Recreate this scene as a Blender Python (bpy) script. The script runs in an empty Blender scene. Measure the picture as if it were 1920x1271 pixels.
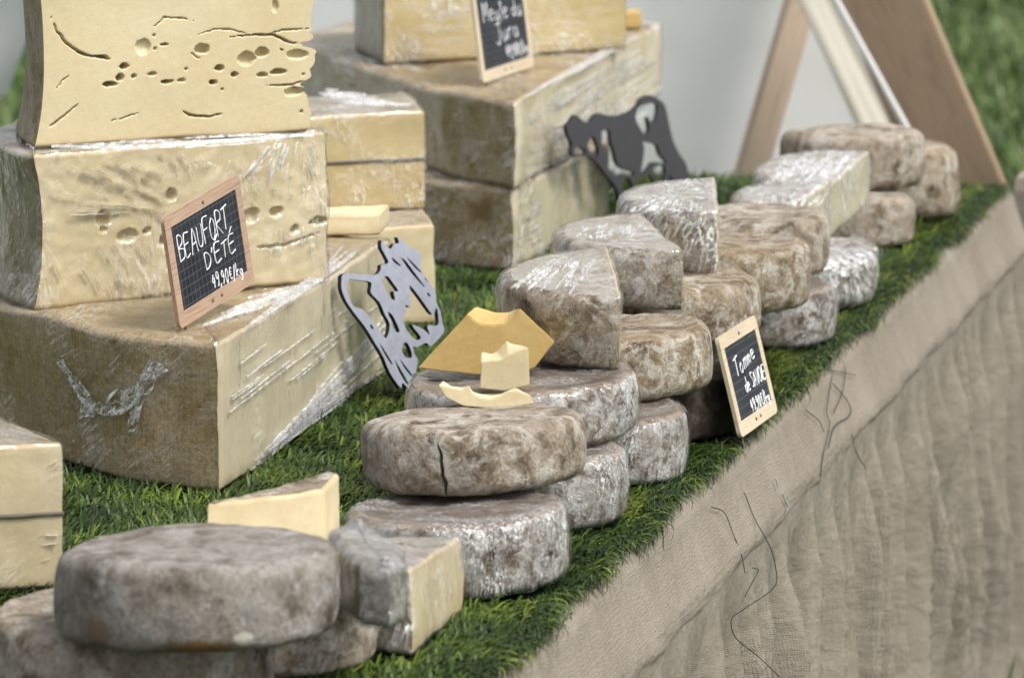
import bpy, bmesh, math, random
import numpy as np
from mathutils import Vector, Matrix, noise
R_ = math.radians
random.seed(7); np.random.seed(7)
scene = bpy.context.scene
col = scene.collection

# ------------------------------------------------------------------ camera
FPX, PITCH, CAMZ = 8457.0, R_(9.3), 1.70          # focal length in photo pixels, tilt down, eye height
cam_d = bpy.data.cameras.new('camera'); cam = bpy.data.objects.new('camera', cam_d); col.objects.link(cam)
cam.location = (0, 0, CAMZ); cam.rotation_euler = (R_(90) - PITCH, 0, 0)
cam_d.sensor_fit = 'HORIZONTAL'; cam_d.sensor_width = 36.0; cam_d.lens = FPX / 1920 * 36
cam_d.clip_start = 0.1; cam_d.clip_end = 500
cam_d.dof.use_dof = True; cam_d.dof.focus_distance = 4.55; cam_d.dof.aperture_fstop = 10.5
scene.camera = cam
# ------------------------------------------------------------------ sky, sun, exposure
SUN_AZ, SUN_EL = R_(126), R_(55)                     # azimuth measured clockwise from the viewing direction
w = bpy.data.worlds.new('World'); scene.world = w; w.use_nodes = True
nt = w.node_tree; bg = nt.nodes['Background']
sky = nt.nodes.new('ShaderNodeTexSky'); sky.sky_type = 'NISHITA'; sky.sun_disc = False
sky.sun_elevation = SUN_EL; sky.sun_rotation = SUN_AZ; sky.dust_density = 3.0; sky.air_density = 1.0
hs = nt.nodes.new('ShaderNodeHueSaturation'); hs.inputs['Saturation'].default_value = 0.22   # overcast: nearly grey
nt.links.new(sky.outputs[0], hs.inputs['Color']); nt.links.new(hs.outputs[0], bg.inputs[0])
bg.inputs[1].default_value = 0.10
sl = bpy.data.lights.new('sun', 'SUN'); sl.energy = 1.5; sl.angle = R_(18); sl.color = (1, .95, .89)
so = bpy.data.objects.new('sun', sl); col.objects.link(so)
sd = Vector((math.sin(SUN_AZ) * math.cos(SUN_EL), math.cos(SUN_AZ) * math.cos(SUN_EL), math.sin(SUN_EL)))
so.rotation_euler = sd.to_track_quat('Z', 'Y').to_euler()
vs = scene.view_settings; vs.view_transform = 'Standard'; vs.look = 'None'; vs.exposure = 1.12; vs.gamma = 1.0
scene.cycles.use_denoising = True
scene.cycles.max_bounces = 8; scene.cycles.transparent_max_bounces = 16
scene.cycles.caustics_reflective = False; scene.cycles.caustics_refractive = False

# ------------------------------------------------------------------ surveying helpers: photo pixel -> point in the place
AX_R = Vector((1, 0, 0)); AX_U = Vector((0, math.sin(PITCH), math.cos(PITCH))); AX_F = Vector((0, math.cos(PITCH), -math.sin(PITCH)))
CAM = Vector((0, 0, CAMZ))
def ray(px, py): return AX_F + AX_R * ((px - 960) / FPX) - AX_U * ((py - 635.5) / FPX)
def at_z(px, py, z):
    d = ray(px, py); return CAM + d * ((z - CAMZ) / d.z)
def at_y(px, py, y):
    d = ray(px, py); return CAM + d * (y / d.y)
def z_over(p, py):                                   # height above p (x, y) that shows at row py
    d = ray(960, py); return CAMZ + d.z * (p.y / d.y)
def x_at(px, p_y, z):                                # x shown at column px for depth p_y and height z
    depth = (Vector((0, p_y, z)) - CAM).dot(AX_F); return (px - 960) / FPX * depth
TZ = 0.80                                            # table height
L1, L2, L3 = TZ + .008, TZ + .075, TZ + .140
E0 = at_z(930, 1252, TZ); E1 = at_z(1880, 352, TZ)   # front edge of the table
TD = (E1 - E0); TD.z = 0; TLEN = TD.length; TD.normalize()
TN = Vector((TD.y, -TD.x, 0))                        # outward, towards the customers

# ------------------------------------------------------------------ materials
def mat(name):
    m = bpy.data.materials.new(name); m.use_nodes = True
    return m, m.node_tree, m.node_tree.nodes['Principled BSDF']
def N(nt, t, **kw):
    n = nt.nodes.new(t)
    for k, v in kw.items():
        if k in n.inputs.keys(): n.inputs[k].default_value = v
        else: setattr(n, k, v)
    return n
def ramp(nt, src, stops, interp='LINEAR'):
    r = nt.nodes.new('ShaderNodeValToRGB'); e = r.color_ramp.elements; r.color_ramp.interpolation = interp
    while len(e) < len(stops): e.new(0.5)
    for el, (p, c) in zip(e, stops):
        el.position = p; el.color = (c, c, c, 1) if isinstance(c, (int, float)) else (*c, 1)
    nt.links.new(src, r.inputs[0]); return r.outputs[0]
def mixc(nt, fac, a, b, mode='MIX'):
    n = nt.nodes.new('ShaderNodeMix'); n.data_type = 'RGBA'; n.blend_type = mode
    for sock, v in ((n.inputs[0], fac), (n.inputs[6], a), (n.inputs[7], b)):
        if hasattr(v, 'links'): nt.links.new(v, sock)
        elif isinstance(v, (int, float)): sock.default_value = v
        else: sock.default_value = (*v, 1)
    return n.outputs[2]
def coords(nt, scale=(1, 1, 1), rot=(0, 0, 0), rnd=True, kind='Object'):
    tc = nt.nodes.new('ShaderNodeTexCoord'); mp = nt.nodes.new('ShaderNodeMapping')
    mp.inputs['Rotation'].default_value = rot; m2 = nt.nodes.new('ShaderNodeMapping'); m2.inputs['Scale'].default_value = scale; nt.links.new(mp.outputs[0], m2.inputs['Vector'])
    if rnd:
        oi = nt.nodes.new('ShaderNodeObjectInfo'); vm = nt.nodes.new('ShaderNodeVectorMath'); vm.operation = 'MULTIPLY_ADD'
        cb = nt.nodes.new('ShaderNodeCombineXYZ')
        for i in range(3): nt.links.new(oi.outputs['Random'], cb.inputs[i])
        nt.links.new(cb.outputs[0], vm.inputs[0]); vm.inputs[1].default_value = (7.1, 3.3, 5.7)
        nt.links.new(tc.outputs[kind], vm.inputs[2]); nt.links.new(vm.outputs[0], mp.inputs['Vector'])
    else: nt.links.new(tc.outputs[kind], mp.inputs['Vector'])
    return m2.outputs[0]
def noi(nt, vec, scale, detail=4, rough=.6, dist=0.0):
    n = N(nt, 'ShaderNodeTexNoise', Scale=scale, Detail=detail, Roughness=rough, Distortion=dist)
    nt.links.new(vec, n.inputs['Vector']); return n.outputs['Fac']
def bump(nt, bsdf, items, strength=1.0):
    prev = None
    for h, dist in items:
        b = N(nt, 'ShaderNodeBump', Strength=strength, Distance=dist); nt.links.new(h, b.inputs['Height'])
        if prev: nt.links.new(prev, b.inputs['Normal'])
        prev = b.outputs[0]
    nt.links.new(prev, bsdf.inputs['Normal'])

def rind_mat(name, dark, mid, light, mold=(.56, .54, .50), mold_lo=.50, mold_hi=.66, mold_w=.85, spots=(.05, .035, .022), spot_w=.8, rough=.85, s=1.0, scar=None, cloth=0.0):
    m, nt, b = mat(name); v = coords(nt)
    c = ramp(nt, noi(nt, v, 26 * s, 9, .70, .35), [(.34, dark), (.46, mid), (.56, light), (.70, mid)])
    blot = ramp(nt, noi(nt, v, 52 * s, 10, .76, .6), [(mold_lo, 0.0), (mold_hi, mold_w)])
    reg = ramp(nt, noi(nt, v, 15 * s, 4, .6, .3), [(.36, .15), (.58, 1.0)])
    mb = N(nt, 'ShaderNodeMath', operation='MULTIPLY'); nt.links.new(blot, mb.inputs[0]); nt.links.new(reg, mb.inputs[1])
    c = mixc(nt, mb.outputs[0], c, mold)
    fine = noi(nt, v, 260, 5, .75)
    c = mixc(nt, .75, c, ramp(nt, fine, [(.28, .38), (.6, 1.0)]), 'MULTIPLY')
    sp = ramp(nt, noi(nt, v, 85 * s, 7, .75, .8), [(.575, 0.0), (.66, spot_w)])
    pat = ramp(nt, noi(nt, v, 13 * s, 3, .55), [(.42, 0.0), (.56, 1.0)])
    mu = N(nt, 'ShaderNodeMath', operation='MULTIPLY'); nt.links.new(sp, mu.inputs[0]); nt.links.new(pat, mu.inputs[1])
    c = mixc(nt, mu.outputs[0], c, spots)
    hts = []
    if cloth:                                        # print of the cheese cloth
        tx = noi(nt, coords(nt, scale=(420, 420, 14)), 1, 2, .5); tz = noi(nt, coords(nt, scale=(14, 14, 420)), 1, 2, .5)
        c = mixc(nt, cloth, c, ramp(nt, tx, [(.35, .6), (.6, 1.0)]), 'MULTIPLY'); c = mixc(nt, cloth, c, ramp(nt, tz, [(.35, .65), (.6, 1.0)]), 'MULTIPLY'); hts = [(tx, .0006)]
    for (px, py, pz, rx, rz, colr) in (scar or []):
        o = coords(nt, rnd=False); sub = N(nt, 'ShaderNodeVectorMath', operation='SUBTRACT'); nt.links.new(o, sub.inputs[0]); sub.inputs[1].default_value = (px, py, pz)
        dv = N(nt, 'ShaderNodeVectorMath', operation='DIVIDE'); nt.links.new(sub.outputs[0], dv.inputs[0]); dv.inputs[1].default_value = (rx, rx * 1.5, rz)
        ln = N(nt, 'ShaderNodeVectorMath', operation='LENGTH'); nt.links.new(dv.outputs[0], ln.inputs[0])
        ad = N(nt, 'ShaderNodeMath', operation='MULTIPLY_ADD'); nt.links.new(noi(nt, v, 110, 4, .7), ad.inputs[0]); ad.inputs[1].default_value = 1.6; nt.links.new(ln.outputs['Value'], ad.inputs[2])
        c = mixc(nt, ramp(nt, ad.outputs[0], [(.0, 1.0), (.62, 1.0), (.75, 0.0)] if False else [(.5, .95), (.9, .0)]), c, colr) if False else mixc(nt, ramp(nt, sc01(nt, ad.outputs[0]), [(.45, .95), (.6, 0.0)]), c, colr)
    nt.links.new(c, b.inputs['Base Color']); b.inputs['Roughness'].default_value = rough
    b.inputs['Specular IOR Level'].default_value = .25
    bump(nt, b, [(noi(nt, v, 55, 7, .7), .008), (fine, .003), (noi(nt, v, 800, 2, .6), .0007)] + hts, .9)
    return m
def sc01(nt, src):
    q = N(nt, 'ShaderNodeMath', operation='MULTIPLY'); nt.links.new(src, q.inputs[0]); q.inputs[1].default_value = .3; return q.outputs[0]
def paste_mat(name, base, edge, rough=.5, sss=.12):
    m, nt, b = mat(name); v = coords(nt)
    c = ramp(nt, noi(nt, v, 10, 5, .55), [(.3, edge), (.62, base)])
    c = mixc(nt, .35, c, ramp(nt, noi(nt, v, 160, 4, .7), [(.25, .72), (.7, 1.0)]), 'MULTIPLY')
    at = N(nt, 'ShaderNodeAttribute', attribute_name='edge'); ed = N(nt, 'ShaderNodeMath', operation='MULTIPLY'); nt.links.new(at.outputs['Fac'], ed.inputs[0]); nt.links.new(ramp(nt, noi(nt, v, 60, 4, .6), [(.3, .45), (.7, .95)]), ed.inputs[1])
    c = mixc(nt, ed.outputs[0], c, (base[0] * .55, base[1] * .46, base[2] * .36))     # the ripened paste under the rind
    nt.links.new(c, b.inputs['Base Color']); b.inputs['Roughness'].default_value = rough
    b.inputs['Subsurface Weight'].default_value = sss; b.inputs['Subsurface Radius'].default_value = (.008, .005, .002)
    b.inputs['Subsurface Scale'].default_value = 1.0; b.inputs['Specular IOR Level'].default_value = .35
    bump(nt, b, [(noi(nt, v, 30, 4, .5), .0014), (noi(nt, coords(nt, scale=(9, 9, 150), rot=(0, R_(14), 0)), 1, 3, .6), .0005), (noi(nt, v, 320, 3, .6), .0003)], .6)
    return m
def wrap_mat(name, rot, stretch=(9, 190, 50), fold=.5, rough=.09, refl=.06, cover=.42, crumple=.002, area_s=9):
    # cling film: clear and glossy, folds hazy white with highlight streaks painted in
    m, nt, b = mat(name); nt.nodes.remove(b); out = nt.nodes['Material Output']
    v = coords(nt, scale=stretch, rot=rot); v2 = coords(nt)
    streak = noi(nt, v, 1.0, 3, .55, .6); coarse = noi(nt, v, .38, 2, .5, .4)
    def ridge(src, w_):
        s_ = N(nt, 'ShaderNodeMath', operation='SUBTRACT'); s_.inputs[1].default_value = .5; nt.links.new(src, s_.inputs[0])
        h = N(nt, 'ShaderNodeMath', operation='ABSOLUTE'); nt.links.new(s_.outputs[0], h.inputs[0]); return ramp(nt, h.outputs[0], [(.0, 1.0), (w_, .0)])
    def mul(a, b_):
        q = N(nt, 'ShaderNodeMath', operation='MULTIPLY'); nt.links.new(a, q.inputs[0])
        if hasattr(b_, 'links'): nt.links.new(b_, q.inputs[1])
        else: q.inputs[1].default_value = b_
        return q.outputs[0]
    area = ramp(nt, noi(nt, v2, area_s, 5, .6), [(cover, .0), (cover + .22, 1.0)])
    fac = mul(mul(ridge(streak, .06), area), fold)
    rc = ridge(coarse, .12)
    bp = N(nt, 'ShaderNodeBump', Strength=1.0, Distance=.003); nt.links.new(mul(rc, area), bp.inputs['Height'])
    bp1 = N(nt, 'ShaderNodeBump', Strength=1.0, Distance=.0014); nt.links.new(mul(streak, area), bp1.inputs['Height']); nt.links.new(bp.outputs[0], bp1.inputs['Normal'])
    bp2 = N(nt, 'ShaderNodeBump', Strength=.8, Distance=crumple); nt.links.new(noi(nt, v2, 38, 3, .55, 2.5), bp2.inputs['Height']); nt.links.new(bp1.outputs[0], bp2.inputs['Normal'])
    lw = N(nt, 'ShaderNodeLayerWeight', Blend=.5); nt.links.new(bp2.outputs[0], lw.inputs['Normal'])
    pw = N(nt, 'ShaderNodeMath', operation='POWER'); nt.links.new(lw.outputs['Facing'], pw.inputs[0]); pw.inputs[1].default_value = 3.5
    fr = N(nt, 'ShaderNodeMath', operation='MULTIPLY_ADD'); nt.links.new(pw.outputs[0], fr.inputs[0]); fr.inputs[1].default_value = .42; fr.inputs[2].default_value = refl
    g = N(nt, 'ShaderNodeBsdfGlossy', Roughness=rough); g.inputs['Color'].default_value = (1, 1, 1, 1); nt.links.new(bp2.outputs[0], g.inputs['Normal'])
    d = N(nt, 'ShaderNodeBsdfDiffuse'); d.inputs['Color'].default_value = (.9, .91, .92, 1); nt.links.new(bp2.outputs[0], d.inputs['Normal'])
    t = N(nt, 'ShaderNodeBsdfTransparent'); t.inputs['Color'].default_value = (.97, .97, .97, 1)
    m1 = N(nt, 'ShaderNodeMixShader'); nt.links.new(fac, m1.inputs[0]); nt.links.new(t.outputs[0], m1.inputs[1]); nt.links.new(d.outputs[0], m1.inputs[2])
    m2 = N(nt, 'ShaderNodeMixShader'); nt.links.new(fr.outputs[0], m2.inputs[0]); nt.links.new(m1.outputs[0], m2.inputs[1]); nt.links.new(g.outputs[0], m2.inputs[2])
    nt.links.new(m2.outputs[0], out.inputs['Surface']); return m

M = {}
M['rind_grey'] = rind_mat('rind grey', (.10, .070, .042), (.30, .238, .17), (.46, .385, .30), (.70, .655, .585), .46, .57, .95, (.04, .027, .017), .9)
M['rind_brown'] = rind_mat('rind brown', (.085, .055, .030), (.27, .205, .13), (.44, .36, .26), (.70, .655, .58), .47, .57, .95, (.035, .022, .013), .9)
M['rind_white'] = rind_mat('rind white mould', (.065, .040, .028), (.20, .15, .115), (.42, .375, .325), (.74, .72, .70), .445, .545, .97, (.035, .02, .013), .95, s=1.3)
M['rind_blue'] = rind_mat('rind grey blue', (.11, .085, .062), (.26, .225, .185), (.40, .36, .315), (.58, .56, .54), .46, .62, .85, (.05, .043, .04), .8, s=.85, scar=[(.010, -.114, .004, .030, .008, (.25, .145, .06)), (.044, -.108, .012, .008, .006, (.70, .67, .58)), (-.075, -.088, .015, .014, .016, (.25, .18, .12))])
M['rind_slate'] = rind_mat('rind slate grey', (.15, .12, .095), (.275, .245, .22), (.40, .37, .345), (.60, .58, .56), .44, .60, .85, (.05, .043, .04), .8)
M['rind_painted_shade'] = rind_mat('rind painted shade', (.03, .022, .016), (.06, .045, .033), (.12, .10, .08), (.26, .24, .22), .56, .70, .6)  # shadow behind the price sign put into the rind colour
M['rind_ochre'] = rind_mat('rind ochre', (.38, .26, .115), (.55, .41, .21), (.63, .50, .30), (.70, .62, .48), .48, .68, .6, (.24, .135, .05), .45, s=.8, cloth=.4)
M['rind_tan'] = rind_mat('rind tan', (.32, .24, .14), (.47, .38, .26), (.56, .49, .37), (.66, .62, .54), .48, .66, .65, (.17, .10, .05), .6)
M['top_grey'] = rind_mat('pressed top grey', (0.139, 0.099, 0.067), (0.278, 0.226, 0.180), (0.371, 0.319, 0.273), (0.522, 0.487, 0.447), .50, .70, .6, (0.081, 0.046, 0.029), .85)
M['top_ochre'] = rind_mat('pressed top ochre', (.10, .066, .036), (.27, .205, .13), (.44, .36, .26), (.64, .59, .51), .46, .58, .9, (.05, .03, .015), .85)
M['top_cream'] = rind_mat('pressed top cream', (.27, .20, .13), (.47, .41, .33), (.60, .55, .47), (.72, .70, .66), .44, .60, .8, (.18, .12, .07), .6)
M['rim'] = rind_mat('rubbed rim', (.15, .095, .05), (.30, .22, .135), (.42, .33, .23), (.60, .54, .47), .48, .60, .75)
M['paste'] = paste_mat('paste pale', (.635, .55, .355), (.58, .485, .29))
M['paste_cream'] = paste_mat('paste cream', (0.703, 0.608, 0.399), (0.627, 0.522, 0.314))
M['paste_straw'] = paste_mat('paste straw', (.60, .49, .265), (.54, .42, .20))
M['paste_yellow'] = paste_mat('paste yellow', (.57, .415, .175), (.50, .345, .12))
M['paste_grey'] = paste_mat('paste greenish', (.68, .61, .435), (.60, .535, .365), sss=.08)
M['ash'] = paste_mat('ash line', (.10, .09, .08), (.16, .14, .11), sss=0)
M['wrap_a'] = wrap_mat('cling film a', (R_(25), R_(-48), R_(80)), (6, 170, 50), cover=.52, fold=.38, refl=.045)
M['wrap_b'] = wrap_mat('cling film b', (R_(15), R_(42), R_(30)), (6, 170, 50), cover=.47, fold=.42, refl=.06)
M['wrap_c'] = wrap_mat('cling film c', (R_(0), R_(-22), R_(75)), (6, 110, 40), cover=.42, fold=.5, refl=.06)
M['wrap_top'] = wrap_mat('cling film d', (R_(10), R_(70), R_(25)), (12, 230, 110), .8, .13, .07, .46, .0015, 14)
M['wrap_side'] = wrap_mat('cling film e', (R_(0), R_(80), R_(15)), (26, 260, 260), .85, .10, .05, .47, .002, 17)
M['wrap_gleam'] = wrap_mat('cling film f', (R_(5), R_(75), R_(20)), (9, 150, 90), .8, .22, .12, .34, .0015, 14)  # sky gleam on the wrapped tops put in as whiter film
M['film_flap'] = wrap_mat('loose cling film', (R_(5), R_(35), R_(20)), (20, 160, 60), .75, .08, .14, .10, .004, 20)

def simple(name, c, rough=.7, spec=.3, bumps=None, var=0.0, vs_=40):
    m, nt, b = mat(name); v = coords(nt)
    if var:
        lo = tuple(x * (1 - var) for x in c); cc = ramp(nt, noi(nt, v, vs_, 5, .6), [(.3, lo), (.7, c)]); nt.links.new(cc, b.inputs['Base Color'])
    else: b.inputs['Base Color'].default_value = (*c, 1)
    b.inputs['Roughness'].default_value = rough; b.inputs['Specular IOR Level'].default_value = spec
    if bumps: bump(nt, b, [(noi(nt, v, s, 4, .6), d) for s, d in bumps])
    return m
def wood_mat(name, c0, c1, axis_scale=(30, 30, 2)):
    m, nt, b = mat(name); v = coords(nt, scale=axis_scale)
    g = noi(nt, v, 3.0, 6, .62, .8)
    c = ramp(nt, g, [(.28, c0), (.5, c1), (.72, tuple(x * .85 for x in c1))])
    c = mixc(nt, .5, c, ramp(nt, noi(nt, coords(nt), 6, 4, .6), [(.3, .7), (.65, 1.0)]), 'MULTIPLY')
    nt.links.new(c, b.inputs['Base Color']); b.inputs['Roughness'].default_value = .7; b.inputs['Specular IOR Level'].default_value = .25
    bump(nt, b, [(g, .002)], .5); return m
M['post_wood'] = wood_mat('post wood', (.20, .14, .09), (.34, .25, .17))
M['post_pale'] = wood_mat('post wood pale', (.46, .34, .245), (.62, .49, .38))
M['frame_wood'] = wood_mat('frame wood', (.28, .18, .115), (.46, .325, .23), (6, 160, 160))
M['frame_pale'] = wood_mat('frame pale', (.48, .38, .25), (.62, .52, .38), (6, 120, 120))
M['cardboard'] = simple('card edge', (.6, .55, .45))
M['chalk'] = simple('chalk', (.85, .86, .88), .9, .1)
M['pin'] = simple('pin steel', (.12, .11, .10), .4, .5)
M['canvas'] = simple('canvas', (.83, .835, .84), .9, .1, [(300, .0006)], .05, 2.0)
def canvas_mat(name, c):
    m, nt, b = mat(name); out = nt.nodes['Material Output']; v = coords(nt); cc = ramp(nt, noi(nt, v, 2.5, 5, .6), [(.3, tuple(x * .94 for x in c)), (.7, c)])
    nt.links.new(cc, b.inputs['Base Color']); b.inputs['Roughness'].default_value = .95; b.inputs['Specular IOR Level'].default_value = .1; bump(nt, b, [(noi(nt, v, 3, 3, .5), .02), (noi(nt, v, 300, 2, .6), .0006)], .5)
    t = N(nt, 'ShaderNodeBsdfTranslucent'); nt.links.new(cc, t.inputs['Color']); mx = N(nt, 'ShaderNodeMixShader'); mx.inputs[0].default_value = .3
    nt.links.new(b.outputs[0], mx.inputs[1]); nt.links.new(t.outputs[0], mx.inputs[2]); nt.links.new(mx.outputs[0], out.inputs['Surface']); return m
M['canvas'] = canvas_mat('tent canvas', (.86, .865, .86))
M['canvas_cream'] = canvas_mat('tent canvas cream', (.70, .68, .60))
M['cow_white'] = simple('cow white metal', (.36, .385, .45), .5, .4, [(220, .0006)], .2, 90)
M['cow_edge'] = simple('cow black edge', (.015, .015, .018), .6)
M['cow_dark'] = simple('cow dark metal', (.050, .049, .058), .55, .4, [(220, .0006)], .2, 60)
M['thread'] = simple('black fibre', (.012, .012, .010), .7)
M['board'] = simple('table board', (.35, .25, .16), .8, .2, [(60, .002)], .3)
def slate_mat():
    m, nt, b = mat('slate'); tc = nt.nodes.new('ShaderNodeTexCoord')
    sx = nt.nodes.new('ShaderNodeSeparateXYZ'); nt.links.new(tc.outputs['Object'], sx.inputs[0])
    lines = []
    for o in (0, 1):
        d = N(nt, 'ShaderNodeMath', operation='DIVIDE'); d.inputs[1].default_value = .0092; nt.links.new(sx.outputs[o], d.inputs[0])
        f = N(nt, 'ShaderNodeMath', operation='FRACT'); nt.links.new(d.outputs[0], f.inputs[0])
        lines.append(ramp(nt, f.outputs[0], [(.0, 1.0), (.05, 1.0), (.09, 0.0), (1.0, 0.0)]))
    mx = N(nt, 'ShaderNodeMath', operation='MAXIMUM'); nt.links.new(lines[0], mx.inputs[0]); nt.links.new(lines[1], mx.inputs[1])
    mu = N(nt, 'ShaderNodeMath', operation='MULTIPLY'); nt.links.new(mx.outputs[0], mu.inputs[0]); mu.inputs[1].default_value = .5
    v = coords(nt)
    base = ramp(nt, noi(nt, v, 25, 5, .6), [(.35, (.012, .014, .018)), (.75, (.03, .033, .038))])
    c = mixc(nt, mu.outputs[0], base, (.16, .18, .21)); nt.links.new(c, b.inputs['Base Color']); b.inputs['Roughness'].default_value = .6; b.inputs['Specular IOR Level'].default_value = .25
    return m
M['slate'] = slate_mat()
def burlap_mat():
    m, nt, b = mat('burlap'); v = coords(nt, rnd=False, kind='UV')
    wx = N(nt, 'ShaderNodeTexWave', wave_type='BANDS', bands_direction='X', Scale=135, Distortion=10.0); wx.inputs['Detail'].default_value = 2; wx.inputs['Detail Scale'].default_value = .6
    wy = N(nt, 'ShaderNodeTexWave', wave_type='BANDS', bands_direction='Y', Scale=135, Distortion=10.0); wy.inputs['Detail'].default_value = 2; wy.inputs['Detail Scale'].default_value = .6
    for q in (wx, wy): nt.links.new(v, q.inputs['Vector'])
    mx = N(nt, 'ShaderNodeMath', operation='MAXIMUM'); nt.links.new(wx.outputs['Fac'], mx.inputs[0]); nt.links.new(wy.outputs['Fac'], mx.inputs[1])
    th1 = noi(nt, coords(nt, scale=(40, 560, 1), rnd=False, kind='UV'), 1, 3, .6); th2 = noi(nt, coords(nt, scale=(560, 40, 1), rnd=False, kind='UV'), 1, 3, .6)
    c = ramp(nt, noi(nt, v, 7, 5, .6), [(.3, (.245, .212, .17)), (.7, (.325, .288, .238))])
    c = mixc(nt, .35, c, ramp(nt, th1, [(.3, .66), (.62, 1.0)]), 'MULTIPLY'); c = mixc(nt, .35, c, ramp(nt, th2, [(.3, .66), (.62, 1.0)]), 'MULTIPLY')
    c = mixc(nt, .42, c, ramp(nt, mx.outputs[0], [(.2, .35), (.8, 1.0)]), 'MULTIPLY')
    fl = ramp(nt, noi(nt, v, 130, 3, .8), [(.70, 0.0), (.76, .6)]); c = mixc(nt, fl, c, (.12, .085, .055))
    nt.links.new(c, b.inputs['Base Color']); b.inputs['Roughness'].default_value = .95; b.inputs['Specular IOR Level'].default_value = .1
    bump(nt, b, [(noi(nt, v, 30, 4, .6), .008), (mx.outputs[0], .0005), (th1, .0006), (th2, .0006)], .8); return m
M['burlap'] = burlap_mat()
def blade_mat(name, a, b_, c_, rough=.5):
    m, nt, b = mat(name); at = N(nt, 'ShaderNodeAttribute', attribute_name='shade')
    c = ramp(nt, at.outputs['Fac'], [(0, a), (.55, b_), (1.0, c_)]); nt.links.new(c, b.inputs['Base Color'])
    b.inputs['Roughness'].default_value = rough; b.inputs['Specular IOR Level'].default_value = .35; return m
M['blade'] = blade_mat('turf blades', (.009, .024, .003), (.048, .088, .008), (.17, .215, .03))
M['lawn_blade'] = blade_mat('lawn blades', (.035, .065, .014), (.10, .15, .04), (.27, .32, .15))
M['turf_back'] = simple('turf backing', (.010, .022, .006), .95, .1, [(300, .003)], .4, 120)
M['lawn'] = simple('lawn soil', (.055, .105, .02), .95, .1, [(20, .03)], .45, 3.0)

# ------------------------------------------------------------------ object helpers
def tag(o, label, cat, group=None):
    o['label'] = label; o['category'] = cat
    if group: o['group'] = group
    return o
def link(name, me, m=None, parent=None, smooth=True):
    o = bpy.data.objects.new(name, me); col.objects.link(o)
    if m is not None: me.materials.append(m)
    if smooth: me.polygons.foreach_set('use_smooth', [True] * len(me.polygons))
    if parent: o.parent = parent
    return o
def empty(name, loc, rot=(0, 0, 0)):
    o = bpy.data.objects.new(name, None); col.objects.link(o); o.location = loc; o.rotation_euler = rot; o.empty_display_size = .02
    return o
def mesh_from(verts, faces, name='mesh'):
    me = bpy.data.meshes.new(name); me.from_pydata([tuple(v) for v in verts], [], faces); me.update(); return me
def box_bm(bm, size, center=(0, 0, 0), bevel=0.0, rot=None):
    r = bmesh.ops.create_cube(bm, size=1.0); vs_ = r['verts']
    bmesh.ops.scale(bm, verts=vs_, vec=size)
    if bevel:
        es = list({e for v in vs_ for e in v.link_edges}); bmesh.ops.bevel(bm, geom=es, offset=bevel, segments=2, affect='EDGES')
        vs_ = [v for v in bm.verts if v.is_valid]
    mtx = Matrix.Translation(center) @ (rot or Matrix.Identity(4))
    bmesh.ops.transform(bm, matrix=mtx, verts=vs_)
def box_mesh(size, center=(0, 0, 0), bevel=.002, rot=None):
    bm = bmesh.new(); box_bm(bm, size, center, bevel, rot); me = bpy.data.meshes.new('box'); bm.to_mesh(me); bm.free(); return me

def smooth01(x): x = max(0, min(1, x)); return x * x * (3 - 2 * x)
FOOT = []                                            # footprints of what stands on the turf, kept free of blades
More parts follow.
